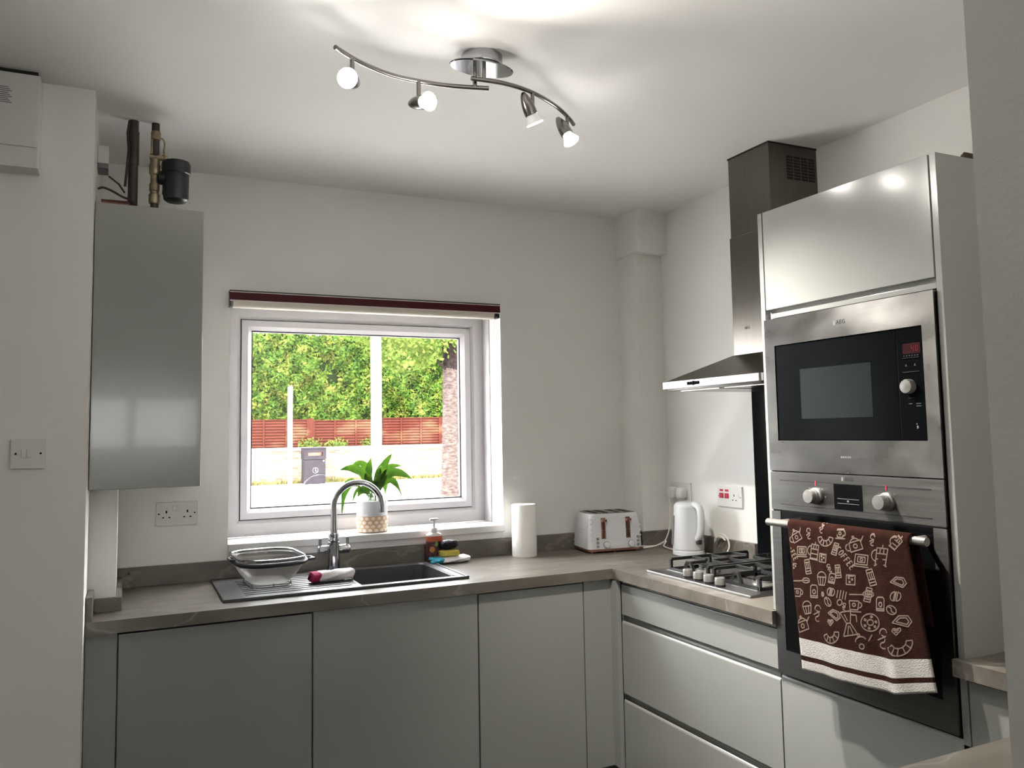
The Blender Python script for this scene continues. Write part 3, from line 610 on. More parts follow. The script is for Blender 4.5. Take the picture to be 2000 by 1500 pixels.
obj('slide_switch', B().box(hx-.003, hx+.001, -.990, -.980, 1.617, 1.632), m_hole, ho)
obj('lower_chimney', B().box(cxf, 0, cy0, cy1, 1.733, 2.190, .002), m_steel2, ho)
uc = obj('upper_chimney', B().box(cxf+.004, 0, cy0+.003, cy1-.003, 2.190, H-.004, .002), m_steel2, ho)
obj('ceiling_gap_shade', B().box(cxf+.002, 0, cy0+.001, cy1-.001, H-.006, H), m_dark, ho, False)  # near-black strip painting the shade of the gap between chimney and ceiling
b = B()
for c in range(4):
    for k in range(8):
        x = -.150+c*.036; z = 2.375+k*.0115
        b.box(x, x+.029, cy0+.0015, cy0+.004, z, z+.0075)
obj('vent_slots', b, m_dark, uc, False, kind='stuff')
text('AEG', .016, ho, m_ink, on_x(cxf-.0004, -1.030, 1.832))

# ================================================================ sink and what stands on it
sk = thing('sink', (-1.6, -.27, CT), 'dark grey composite sink with ribbed draining board under the window', 'sink')
b = B(); zt = CT+.007
b.box(SX0, BX0, SY0, SY1, CT+.0005, zt, .0025).box(BX1, SX1, SY0, SY1, CT+.0005, zt, .0025).box(BX0-.003, BX1+.003, SY0, BY0, CT+.0005, zt, .0025).box(BX0-.003, BX1+.003, BY1, SY1, CT+.0005, zt, .0025)
obj('rim', b, m_sink, sk)
b = B(); D = CT-.19
def rect(x0, x1, y0, y1, z, r, n=5):
    P = []
    for cx, cy, a in ((x1-r, y1-r, 0), (x0+r, y1-r, 90), (x0+r, y0+r, 180), (x1-r, y0+r, 270)):
        P += [(cx+r*math.cos(math.radians(a+90*i/n)), cy+r*math.sin(math.radians(a+90*i/n)), z) for i in range(n+1)]
    return P
b.rings([rect(BX0-.002, BX1+.002, BY0-.002, BY1+.002, zt, .03), rect(BX0+.004, BX1-.004, BY0+.004, BY1-.004, zt-.006, .03), rect(BX0+.012, BX1-.012, BY0+.012, BY1-.012, D+.02, .04), rect(BX0+.03, BX1-.03, BY0+.03, BY1-.03, D, .03)], cap=False)
n = len(b.v); b.f.append(tuple(range(n-24, n))); b.m.append(0)
obj('bowl', b, m_sink, sk)
for i in range(9): obj('drainer_rib', B().box(-1.965, -1.60, -.44+i*.038, -.428+i*.038, zt-.001, zt+.0022, .001), m_sink, sk)
obj('raised_edge', B().frame('y', 0, 1, 0, 1, [(0, 0), (.1, 0), (.1, .1)]) if False else B().box(SX0, SX1, SY0, SY0+.010, zt-.001, zt+.003, .001).box(SX0, SX0+.010, SY0, SY1, zt-.001, zt+.003, .001).box(SX1-.010, SX1, SY0, SY1, zt-.001, zt+.003, .001), m_sink, sk)
obj('drain', B().lathe([(.045, 0), (.043, .004), (.02, .002), (0, .002)], ((BX0+BX1)/2, (BY0+BY1)/2, D)), m_chrome, sk)
tp = thing('mixer_tap', (-1.59, -.113, zt), 'chrome swan-neck mixer tap with two levers behind the sink', 'tap')
T = (-1.59, -.113)
obj('tap_base', B().lathe([(.031, 0), (.031, .006), (.024, .011), (.022, .09), (.022, .118), (.017, .121)], (*T, zt), n=28), m_chrome, tp)
dv = Vector((.975, -.22, 0)).normalized(); R = .094; zc = 1.172
pts = [(*T, zt+.12)] + [(*T, z) for z in (1.08, 1.12, zc)]
pts += [tuple(Vector((*T, zc)) + dv*(R-R*math.cos(a)) + Vector((0, 0, R*math.sin(a)))) for a in [math.pi*i/18 for i in range(1, 19)]]
e = Vector(pts[-1]); pts += [tuple(e+Vector((0, 0, -.012))), tuple(e+Vector((0, 0, -.028)))]
obj('spout', B().tube(pts, [.0165, .0145, .0125]+[.0115]*(len(pts)-3), 18), m_chrome, tp)
obj('spout_joint', B().lathe([(.0205, 0), (.0205, .028), (.016, .034)], (*T, zt+.121), n=24), m_chrome, tp)
for s_ in (-1, 1):
    h = obj('lever_valve', B().lathe([(.013, .015), (.0165, .022), (.0185, .030), (.0185, .058), (.014, .063), (0, .064)], (*T, 1.005), (s_, .0, .0), 22), m_chrome, tp)
    x = T[0]+s_*.054
    obj('lever', B().box(x-.006, x+.006, T[1]-.005, T[1]+.005, 1.015, 1.052, .003), m_chrome, h)
# colander: local frame, slightly turned
ck = thing('mesh_colander', (-1.868, -.265, zt+.0028), 'steel mesh colander with black rim arms standing on the draining board', 'colander', rotz=math.radians(4))
def rl(hx_, hy_, z, r): return rect(-hx_, hx_, -hy_, hy_, z, r, 6)
b = B(); zr = .106
b.rings([rl(.112, .165, zr, .085), rl(.108, .16, zr-.03, .082), rl(.085, .125, .035, .07), rl(.066, .10, .014, .055)], cap=False); n = len(b.v); b.f.append(tuple(range(n-28, n))); b.m.append(0)
obj('mesh_bowl', b, m_mesh, ck)
obj('rim', B().tube(rl(.114, .168, zr, .087), .0042, 8, True), m_chrome, ck)
P = rl(.118, .172, zr-.016, .088)
obj('black_band', B().tube([p for p in P if p[1] < -.02 or p[0] > .1] if False else P, [.0078]*len(P), 8, True), m_blackp, ck)
obj('handle', B().tube([(-.118, .02, zr-.008), (-.134, .02, zr-.006), (-.134, -.03, zr-.006), (-.118, -.03, zr-.008)], .005, 8), m_blackp, ck)
obj('handle', B().tube([(.118, -.06, zr-.012), (.140, -.07, zr-.012), (.140, -.12, zr-.012), (.118, -.13, zr-.012)], .005, 8), m_blackp, ck)
obj('wire_foot', B().tube([(p[0], p[1], .004) for p in rl(.072, .104, .004, .045)], .0022, 6, True).tube([(-.07, -.07, .004), (-.068, -.07, .016)], .002, 6).tube([(.07, -.07, .004), (.068, -.07, .016)], .002, 6).tube([(-.07, .07, .004), (-.068, .07, .016)], .002, 6).tube([(.07, .07, .004), (.068, .07, .016)], .002, 6).tube([(0, -.104, .004), (0, -.098, .016)], .002, 6), m_nickel, ck)
def rolled(name, L, w, h, m1, m2, split, root, turns=2.2, bow=0):
    # a cloth rolled/folded along local x; end shows the coloured edge
    def f(u, v):
        a = 2*math.pi*v; wob = 1+.07*math.sin(5*a+9*u)+.05*math.sin(17*u+2*a)
        return ((u-.5)*L + .004*math.sin(3*a), w/2*math.cos(a)*wob + bow*math.sin(math.pi*u), max(0, h/2+h/2*math.sin(a)*wob)+.0005)
    b1 = B().grid(lambda u, v: f(split+(1-split)*u, v), 22, 24); b1.add([f(1, j/24) for j in range(24)], [tuple(range(24))])
    o1 = obj('cloth_roll', b1, m1, root)
    b2 = B().grid(lambda u, v: f(split*u, v), 6, 24)
    for k in range(3):
        b2.grid(lambda u, v, k=k: tuple(Vector(f(0, v))*1.0*(1) - Vector((.002*k+.004*u, 0, 0)) + Vector((0, -f(0, v)[1]*(.22*k+.2*u), (h/2-f(0, v)[2])*(.22*k+.2*u)))), 2, 24)
    obj('cloth_edge', b2, m2, root)
c1 = thing('dishcloth', (-1.645, -.325, zt+.002), 'rolled white dishcloth with crimson edge lying on the draining board', 'cloth', rotz=math.radians(6))
rolled('dishcloth', .155, .055, .040, m_cloth, m_pink, .18, c1)
c2 = thing('dishcloth', (-1.100, -.098, CT), 'folded white dishcloth with teal edge under the yellow sponge', 'cloth', rotz=math.radians(3))
rolled('dishcloth', .160, .095, .028, m_cloth, m_teal, .25, c2)
def blob(c, rx, ry, rz, e=4, n=24, m=14, squash=0):
    R = []
    for i in range(m+1):
        t = -math.pi/2+math.pi*i/m; ct, st = math.cos(t), math.sin(t); k = 2.0/e
        sg = lambda q: math.copysign(abs(q)**k, q)
        R.append([(c[0]+rx*sg(max(ct, 1e-5))*sg(math.cos(2*math.pi*j/n)), c[1]+ry*sg(max(ct, 1e-5))*sg(math.sin(2*math.pi*j/n)), c[2]+rz*sg(st)) for j in range(n)])
    return B().rings(R)
obj('sponge', blob((-1.100, -.098, CT+.041), .042, .03, .012, 6), m_sponge, None, True, 'yellow rectangular washing-up sponge on a folded cloth', 'sponge', base=True)
b = B(); random.seed(3)
b = blob((-1.098, -.088, CT+.0745), .043, .025, .0205, 2.3)
for k in range(46):
    a = random.uniform(0, 6.28); p = []
    cx, cz = -1.098+random.uniform(-.028, .028), CT+.076+random.uniform(-.006, .010); r = random.uniform(.006, .014)
    for j in range(9):
        t = a+j*.7; p.append((cx+r*math.cos(t), -.100-random.uniform(.004, .016), cz+r*.8*math.sin(t)))
    b.tube(p, .0009, 4)
obj('metal_scourer', b, m_scour, None, True, 'dark curly metal scourer sitting on the yellow sponge', 'scourer')
bt = thing('soap_bottle', (-1.152, -.062, CT), 'amber soap bottle with white pump beside the sink', 'bottle')
def stad(hw, hd, z, n=20): return [(-1.152+hw*math.copysign(abs(math.cos(2*math.pi*i/n))**.6, math.cos(2*math.pi*i/n)), -.062+hd*math.copysign(abs(math.sin(2*math.pi*i/n))**.6, math.sin(2*math.pi*i/n)), z) for i in range(n)]
obj('bottle_body', B().rings([stad(.031, .018, CT), stad(.034, .021, CT+.005), stad(.034, .021, CT+.112)]), m_soapl, bt)
obj('shoulder', B().rings([stad(.034, .021, CT+.112), stad(.033, .020, CT+.119), stad(.017, .014, CT+.126)]), m_clear, bt)
lb = obj('label', B().rings([stad(.0345, .0215, CT+.014), stad(.0345, .0215, CT+.09)]), m_soaplab, bt)
obj('label_picture', B().lathe([(.012, 0), (.012, .0008), (0, .001)], (-1.168, -.0832, CT+.058), (0, -1, 0), 20).box(-1.160, -1.130, -.0842, -.0835, CT+.030, CT+.032), m_orange, lb)
obj('label_leaf', B().prism([(-1.158, CT+.074), (-1.149, CT+.100), (-1.140, CT+.078), (-1.149, CT+.068)], 'y', -.0845, -.0832), m_leafp, lb, False)
obj('pump_collar', B().lathe([(.015, 0), (.015, .016), (.011, .022)], (-1.152, -.062, CT+.124), n=22), m_white, bt)
obj('pump_head', B().cyl((-1.152, -.062, CT+.14), (-1.152, -.062, CT+.178), .0045, n=12).box(-1.171, -1.134, -.070, -.054, CT+.176, CT+.186, .003), m_white, bt)
obj('paper_towel_roll', B().lathe([(.020, .002), (.054, 0), (.055, .004), (.055, .222), (.053, .226), (.021, .226), (.020, .222), (.020, .03), (.0, .03)], (-.742, -.095, CT), n=40, cap=False), m_paper, None, True, 'white paper towel roll standing on the worktop beside the window', 'paper towel', base=True)

# ================================================================ toaster, kettle, sockets
to = thing('toaster', (-.338, -.135, CT), 'white textured four-slot toaster with rose-gold trim in the corner', 'toaster', rotz=math.radians(-8))
TW, TD = .132, .098
def tr(hw, hd, z, r=.022): return rect(-hw, hw, -hd, hd, z, r, 5)
b = B().rings([tr(TW, TD, .018), tr(TW, TD, .022), tr(TW-.004, TD-.003, .10), tr(TW-.012, TD-.009, .165), tr(TW-.016, TD-.013, .172)])
obj('body', b, m_white, to)
obj('base_trim', B().rings([tr(TW-.004, TD-.004, .006), tr(TW+.001, TD+.001, .008), tr(TW+.001, TD+.001, .018)]), m_rose, to)
for x in (-.11, 0, .11):
    for y in (-.078, .078): obj('foot', B().cyl((x, y, 0), (x, y, .007), .008, n=12), m_rose, to)
tpn = obj('top_plate', B().rings([tr(TW-.020, TD-.017, .170), tr(TW-.022, TD-.019, .1745)]), m_nickel, to)
for x in (-.078, -.030, .030, .078): obj('bread_slot', B().box(x-.013, x+.013, -.062, .062, .1735, .1752), m_dark, tpn, False)
def fy(z): return -TD+.003*max(0, (z-.022)/.078) if z < .1 else -TD+.003+.006*(z-.1)/.065
for x in (-.058, .062):
    b = B().add([(x-.011, fy(.062)-.0012, .062), (x+.011, fy(.062)-.0012, .062), (x+.011, fy(.155)-.0012, .155), (x-.011, fy(.155)-.0012, .155), (x-.011, fy(.062)+.003, .062), (x+.011, fy(.062)+.003, .062), (x+.011, fy(.155)+.003, .155), (x-.011, fy(.155)+.003, .155)], [(0,1,2,3), (4,5,6,7)[::-1], (0,1,5,4), (1,2,6,5), (2,3,7,6), (3,0,4,7)])
    sp = obj('lever_track', b, m_rose, to, False)
    obj('track_slit', B().box(x-.004, x+.004, -TD-.0008, -TD+.006, .066, .150), m_copper, sp, False)
    obj('lever_knob', B().box(x-.012, x+.012, -TD-.014, -TD+.004, .137, .150, .003), m_rose, sp)
    obj('browning_dial', B().lathe([(.0135, -.002), (.0135, .010), (.012, .012), (0, .0125)], (x+.012*(1 if x < 0 else 1), -TD+.001, .036), (0, -1, 0), 24), m_white, to)
    obj('dial_ring', B().lathe([(.0155, -.001), (.0155, .004), (.0135, .004)], (x+.012, -TD+.001, .036), (0, -1, 0), 24, False), m_grey, to)
    for k in range(3): obj('push_button', B().lathe([(.0062, -.002), (.0062, .004), (0, .005)], (x+(-.030 if x < 0 else .046), -TD+.001, .030+k*.017), (0, -1, 0), 14), m_button, to)
b = B(); random.seed(5)
for side in range(2):
    for i in range(17):
        for k in range(9):
            # raised diamond texture
            if side == 0:
                x = -.115+i*.0143+(k % 2)*.007; z = .060+k*.0115; y = fy(z)
                if min(abs(x+.058), abs(x-.062)) < .018: continue
                c = (x, y-.0012, z); q = [(x-.0062, y, z), (x, y, z-.0052), (x+.0062, y, z), (x, y, z+.0052)]
            else:
                if i > 12: continue
                y = -.080+i*.0132+(k % 2)*.0066; z = .028+k*.0148; xx = -TW+.004*(z-.022)/.078 if z < .1 else -TW+.004+.008*(z-.1)/.065
                c = (xx-.0012, y, z); q = [(xx, y-.0058, z), (xx, y, z-.0066), (xx, y+.0058, z), (xx, y, z+.0066)]
            b.add([c]+q, [(0,1,2), (0,2,3), (0,3,4), (0,4,1)])
obj('embossed_texture', b, m_white, to, False, kind='stuff')
obj('name_plate', B().box(-.026, .022, -TD-.0008, -TD+.002, .029, .041, .001), m_plate, to)
ke = thing('kettle', (-.125, -.462, CT), 'white plastic jug kettle with grey gauge, standing left of the hob', 'kettle', rotz=math.radians(-90))
# local +x = handle side (towards the camera side), spout at -x
def el(a, bb, z, cx=0, n=32): return [(cx+a*math.cos(2*math.pi*i/n), bb*math.sin(2*math.pi*i/n), z) for i in range(n)]
obj('base', B().rings([el(.066, .064, 0), el(.070, .068, .004), el(.070, .068, .020), el(.066, .064, .024)]), m_white, ke)
obj('base_seam', B().rings([el(.0645, .0625, .022), el(.0645, .0625, .027)]), m_grey, ke)
obj('body', B().rings([el(.068, .066, .026), el(.069, .067, .034), el(.064, .062, .12), el(.059, .057, .205), el(.057, .055, .216, -.002), el(.047, .045, .226, -.003), el(.02, .02, .230, -.003)]), m_white, ke)
obj('spout_lip', B().add([(-.050, -.022, .196), (-.050, .022, .196), (-.076, 0, .214), (-.052, -.022, .217), (-.052, .022, .217)], [(0,1,2), (0,2,3), (1,4,2), (2,4,3), (0,3,4,1)]), m_white, ke)
hp = [(.045, 0, .218), (.066, 0, .217), (.086, 0, .205), (.094, 0, .175), (.093, 0, .135), (.086, 0, .100), (.072, 0, .080), (.060, 0, .072)]
obj('handle', B().tube(smooth_path(hp, 5), [.014+.0015*math.sin(math.pi*i/35) for i in range(36)], 16), m_white, ke)
obj('switch', B().box(.064, .086, -.010, .010, .052, .072, .004), m_blackp, ke)
obj('water_gauge', B().box(-.008, .008, -.0675, -.058, .045, .165, .002) if False else B().tube([(-.026, -.0640, .045), (-.022, -.0580, .170)], .0055, 8), m_grey, ke)
obj('appliance_cable', B().tube(smooth_path([(-.195, -.185, CT+.012), (-.15, -.188, CT+.006), (-.10, -.195, CT+.010), (-.07, -.21, CT+.03), (-.05, -.22, CT+.09), (-.045, -.225, CT+.17), (-.05, -.225, 1.135)]), .0034, 8), m_cable, None, True, 'white toaster cable climbing from the worktop to the corner socket', 'cable')
obj('appliance_cable', B().tube(smooth_path([(-.125, -.37, CT+.009), (-.11, -.30, CT+.006), (-.10, -.24, CT+.01), (-.08, -.23, CT+.03), (-.12, -.215, CT+.012), (-.15, -.205, CT+.005), (-.19, -.205, CT+.005)]), .0034, 8), m_cable, None, True, 'white cable lying on the worktop between toaster and kettle', 'cable')
lp = [(-.078, -.525, CT+.008), (-.055, -.545, CT+.006), (-.04, -.60, CT+.012), (-.035, -.625, CT+.045), (-.036, -.615, CT+.078), (-.038, -.585, CT+.094), (-.04, -.555, CT+.085), (-.042, -.54, CT+.06), (-.045, -.55, CT+.075), (-.04, -.575, CT+.085), (-.035, -.60, CT+.07)]
obj('appliance_cable', B().tube(smooth_path(lp), .0036, 8), m_cable, None, True, 'white looped kettle cable beside the hob', 'cable')
def sock_x(y0, y1, z0, z1, label, kind):
    s_ = thing('wall_socket', (-.005, (y0+y1)/2, z0), label, 'socket')
    obj('face_plate', B().box(-.009, 0, y0, y1, z0, z1, .002), m_plate, s_); return s_
s1 = sock_x(-.333, -.180, 1.122, 1.208, 'white double wall socket in the corner with two plugs', 'd')
for y, r in ((-.222, .026), (-.288, .027)):
    obj('plug', blob((-.028, y, 1.160), .020, .024, .026, 4), m_plate, None, True, 'white plug in the corner socket, %s' % ('nearer the wall column' if y > -.25 else 'nearer the cooker switch'), 'plug', 'plugs in the corner socket')
s2 = sock_x(-.685, -.525, 1.118, 1.208, 'white cooker switch with two red rockers beside the hob', 'c')
for y in (-.555, -.590):
    obj('neon', B().box(-.0105, -.008, y-.011, y+.011, 1.184, 1.193), m_red, s2, False)
    obj('rocker', B().box(-.014, -.008, y-.012, y+.012, 1.155, 1.177, .002), m_red, s2)
obj('pin_hole', B().box(-.0095, -.008, -.638, -.634, 1.165, 1.174), m_hole, s2, False); obj('pin_hole', B().box(-.0095, -.008, -.631, -.624, 1.148, 1.152), m_hole, s2, False); obj('pin_hole', B().box(-.0095, -.008, -.652, -.645, 1.148, 1.152), m_hole, s2, False)
obj('socket_rocker', B().box(-.011, -.008, -.668, -.656, 1.158, 1.176, .001), m_plate, s2)
for y in (-.534, -.677): obj('screw', B().cyl((-.0095, y, 1.163), (-.0085, y, 1.163), .003, n=10), m_grey, s2)
s3 = thing('wall_socket', (-2.163, -.005, 1.127), 'white double wall socket on the wall left of the window', 'socket')
obj('face_plate', B().box(-2.236, -2.090, -.009, 0, 1.127, 1.215, .002), m_plate, s3)
for x in (-2.200, -2.126):
    for dx, dz, w, h in ((0, .013, .0025, .005), (-.011, -.008, .0035, .0022), (.011, -.008, .0035, .0022)): obj('pin_hole', B().box(x+dx-w, x+dx+w, -.0096, -.008, 1.166+dz-h, 1.166+dz+h), m_hole, s3, False)
for x in (-2.172, -2.156): obj('rocker', B().box(x-.006, x+.006, -.012, -.008, 1.183, 1.203, .001), m_plate, s3)
for x in (-2.226, -2.100): obj('screw', B().cyl((x, -.0095, 1.172), (x, -.0085, 1.172), .003, n=10), m_hole, s3)
s4 = thing('light_switch', (-2.593, -.73, 1.379), 'white light switch plate on the left wall end', 'switch')
obj('face_plate', B().box(-2.636, -2.550, -.734, -.725, 1.379, 1.464, .002), m_plate, s4)
for x in (-2.603, -2.590): obj('rocker', B().box(x-.006, x+.006, -.738, -.733, 1.410, 1.434, .001), m_plate, s4)
for x in (-2.623, -2.562): obj('screw', B().cyl((x, -.7345, 1.422), (x, -.7335, 1.422), .003, n=10), m_hole, s4)
cu = thing('consumer_unit', (-2.76, -.77, 2.226), 'white electrical consumer unit high on the left wall', 'fuse box')
obj('case', B().box(-2.95, -2.583, -.80, -.725, 2.226, 2.498, .004), m_plate, cu)
obj('case_lip', B().box(-2.95, -2.588, -.806, -.80, 2.285, 2.494, .002).box(-2.95, -2.586, -.803, -.80, 2.226, 2.262, .001), m_plate, cu)
obj('top_gap', B().box(-2.945, -2.59, -.798, -.728, 2.498, H), m_dark, cu, False)
b = B()
for k in range(9): b.box(-2.78, -2.652-.004*(k % 3), -.8068, -.8058, 2.405+k*.0055, 2.4075+k*.0055)
obj('printed_label', b, m_grey, cu, False, kind='stuff')

# ================================================================ boiler cupboard and pipes
BF = -.60
bo = thing('boiler_cupboard', (-2.28, -.3, 1.304), 'tall light grey gloss cupboard on the wall left of the window', 'cabinet')
obj('carcass', B().box(-2.444, -2.128, BF+.021, -.0, 1.306, 1.324).box(-2.444, -2.430, BF+.021, 0, 1.306, 2.16).box(-2.142, -2.128, BF+.021, 0, 1.306, 2.16).box(-2.43, -2.142, -.02, 0, 1.33, 2.16), m_carc, bo, False)
obj('door', B().box(-2.444, -2.127, BF, BF+.02, 1.304, 2.197, .002), m_gloss, bo)
obj('boiler_casing', B().box(-2.425, -2.15, -.42, -.03, 1.36, 2.10, .01), m_white, bo)
PY = -.50
p1 = thing('copper_pipe', (-2.339, PY, 2.10), 'dark copper pipe rising to the ceiling, the one nearer the wall end', 'pipe', 'pipes above the boiler cupboard')
obj('pipe', B().cyl((-2.339, PY, 2.1), (-2.339, PY, H), .0150, n=16), m_lag, p1)
obj('upper_sleeve', B().cyl((-2.339, PY, 2.36), (-2.339, PY, 2.47), .0172, n=16), m_lag, p1)
obj('elbow', B().tube([(-2.339, PY, 2.235), (-2.345, PY, 2.226), (-2.36, PY, 2.222), (-2.43, PY, 2.222)], .0125, 12), m_copper, p1)
obj('cable_run', B().tube([(-2.352, PY-.012, H-.005), (-2.357, PY-.014, 2.46), (-2.353, PY-.014, 2.40), (-2.358, PY-.013, 2.33), (-2.362, PY-.012, 2.28)], .0042, 8), m_lag, p1)
p2 = thing('valve_pipe', (-2.273, PY, 2.10), 'pipe with brass valve fittings rising to the ceiling beside the black filter', 'pipe', 'pipes above the boiler cupboard')
obj('pipe', B().cyl((-2.273, PY, 2.1), (-2.273, PY, H), .0125, n=16), m_lag, p2)
obj('valve_body', B().lathe([(.016, 2.235), (.017, 2.24), (.017, 2.265), (.0135, 2.268), (.0135, 2.275), (.016, 2.278), (.016, 2.30), (.013, 2.304), (.013, 2.33), (.017, 2.335), (.018, 2.365), (.015, 2.37), (.0155, 2.385)], (-2.274, PY, 0), n=18), m_brass, p2)
obj('valve_tee', B().tube([(-2.290, PY-.004, 2.392), (-2.250, PY-.004, 2.390), (-2.236, PY-.004, 2.384)], .009, 10).cyl((-2.243, PY-.004, 2.372), (-2.243, PY-.004, 2.400), .010, n=12), m_brass, p2)
obj('earth_clamp', B().lathe([(.015, 2.452), (.0155, 2.456), (.0155, 2.476), (.014, 2.48)], (-2.272, PY, 0), n=16).cyl((-2.284, PY-.008, 2.40), (-2.284, PY-.008, 2.45), .004, n=8), m_brass, p2)
obj('earth_wire', B().tube(smooth_path([(-2.262, PY-.012, 2.458), (-2.250, PY-.012, 2.452), (-2.245, PY-.012, 2.436), (-2.247, PY-.012, 2.414), (-2.246, PY-.012, 2.398)]), .003, 8), m_brass, p2)
obj('loose_cable', B().tube(smooth_path([(-2.262, PY-.016, 2.2), (-2.29, PY-.024, 2.205), (-2.32, PY-.024, 2.206), (-2.345, PY-.024, 2.232), (-2.37, PY-.024, 2.242), (-2.40, PY-.024, 2.258), (-2.425, PY-.024, 2.266), (-2.44, PY-.024, 2.26)]), .0038, 8).tube([(-2.362, PY-.024, 2.255), (-2.38, PY-.024, 2.282), (-2.41, PY-.024, 2.305)], .003, 8), m_lag, None, True, 'loose dark wire looping over the boiler cupboard top', 'cable')
ft = thing('system_filter', (-2.208, PY, 2.245), 'black plastic canister filter on the valve pipe above the cupboard', 'filter')
obj('canister', B().lathe([(.030, 2.246), (.038, 2.252), (.040, 2.262), (.041, 2.34), (.045, 2.342), (.046, 2.372), (.042, 2.382), (.030, 2.386), (0, 2.387)], (-2.208, PY-.004, 0), n=32), m_blackp, ft)
obj('side_inlet', B().cyl((-2.208, PY, 2.325), (-2.262, PY, 2.325), .030, .022, 20).cyl((-2.25, PY, 2.288), (-2.21, PY, 2.288), .02, n=16), m_blackp, ft)
obj('wood_block', B().box(-2.198, -2.156, -.478, -.44, 2.1755, 2.2005, .001), m_wood, None, True, 'small offcut of bare wood on the boiler cupboard below the black filter', 'wood', base=True)
obj('cupboard_top_board', B().box(-2.43, -2.142, -.480, -.03, 2.163, 2.175), m_carc, bo, False)
jb = thing('junction_box', (-2.43, -.42, 2.36), 'small white junction box on the wall end beside the pipes', 'junction box')
obj('case', B().box(-2.446, -2.412, -.46, -.37, 2.366, 2.425, .002), m_plate, jb)
obj('dark_underside', B().box(-2.445, -2.414, -.458, -.372, 2.350, 2.366, .001), m_grey, jb)

# ================================================================ roller blind
rb = thing('roller_blind', (-1.4, -.03, 1.95), 'rolled-up cream roller blind with burgundy fascia above the window', 'blind')
fa = obj('fascia', B().box(-1.985, -.822, -.052, -.046, 1.994, 2.030, .001), m_burg, rb)
obj('top_cover', B().box(-1.985, -.822, -.052, 0, 2.030, 2.036), m_blackp, rb, False)
obj('top_bead', B().box(-1.984, -.823, -.0535, -.052, 2.0275, 2.0305), m_trimw, fa, False)
obj('bottom_bead', B().box(-1.984, -.823, -.0545, -.050, 1.9925, 1.9965), m_trimw, fa, False)
obj('fabric_roll', B().cyl((-1.972, -.030, 1.988), (-.850, -.030, 1.988), .021, n=28), m_blind, rb)
obj('end_bracket', B().box(-.830, -.824, -.05, 0, 1.972, 2.03).lathe([(.017, 0), (.017, .016)], (-.848, -.03, 1.988), (1, 0, 0), 20), m_blackp, rb, False)
obj('end_bracket', B().box(-1.984, -1.978, -.05, 0, 1.972, 2.03), m_blackp, rb, False)
b = B()
for x, y, z0 in ((-.838, -.045, 1.405), (-.838, -.018, 1.405)):
    for k in range(58): b.ball((x, y, z0+k*.010), .0022, n=6, m=4)
obj('bead_chain', b, m_trimw, rb, kind='stuff')

# ================================================================ houseplant
pl = thing('potted_plant', (-1.384, .072, WZ0), 'leafy green plant in a white and tan patterned pot on the windowsill', 'plant')
PC = (-1.384, .072)
obj('pot', B().lathe([(.058, 0), (.062, .004), (.064, .070), (.0655, .072), (.066, .133), (.063, .134), (.062, .118), (0, .118)], (*PC, WZ0), n=40), m_pot, pl)
wv = obj('patterned_band', B().lathe([(.0585, .001), (.0640, .004), (.0655, .070), (.060, .070)], (*PC, WZ0), n=40, cap=False), m_weave, pl)
b = B()
for k in range(4):
    for j in range(16):
        a = 2*math.pi*(j+.5*(k % 2))/16; r = .0652+.0006*k; c = Vector((PC[0]+r*math.cos(a), PC[1]+r*math.sin(a), WZ0+.011+k*.0165)); t = Vector((-math.sin(a), math.cos(a), 0)); up_ = Vector((0, 0, 1)); nn = Vector((math.cos(a), math.sin(a), 0))
        ring = [c+t*.0088*math.cos(q)+up_*.0072*math.sin(q)-nn*.0009 for q in [2*math.pi*i/8 for i in range(8)]]
        b.add([c+nn*.0016]+ring, [(0, 1+i, 1+(i+1) % 8) for i in range(8)])
obj('pattern_dots', b, m_petal, wv, True, kind='stuff')
obj('soil', B().lathe([(.062, .112), (.0, .122)], (*PC, WZ0), n=24, cap=False), m_soil, pl)
def px2w(px, py, y=.072): return Vector((-1.3835+(px-735)*.00220-(y-.072)*(-.43+(px-735)*.0006)*.55, y, 1.1765-(py-980)*.00214))
leaves = [ # base px, mid px, tip px, depth offset (base, mid, tip), width
 ((741,976),(748,932),(774,889),(0,-.01,-.02),0.0230), ((733,976),(727,935),(734,894),(0,.01,.02),0.0184), ((731,974),(712,924),(672,917),(0,-.03,-.05),0.0207), ((734,972),(722,915),(694,912),(.02,.04,.05),0.0169),
 ((745,972),(762,925),(796,915),(.02,.04,.05),0.0154), ((746,974),(768,928),(819,944),(0,-.02,-.04),0.0200), ((747,974),(770,942),(795,976),(.01,.0,-.02),0.0154), ((729,975),(690,945),(676,1002),(0,-.02,-.035),0.0184),
 ((731,975),(708,955),(694,994),(-.01,-.03,-.03),0.0061), ((743,975),(758,948),(763,976),(.03,.05,.06),0.0154), ((737,976),(728,945),(720,925),(-.01,-.03,-.04),0.0200), ((740,976),(742,945),(752,912),(-.02,-.03,-.04),0.0169),
 ((737,976),(718,958),(706,972),(-.01,-.04,-.045),0.0169), ((741,976),(752,950),(765,930),(-.01,-.02,-.03),0.0108), ((742,976),(740,955),(748,944),(-.02,-.04,-.05),0.0200)]
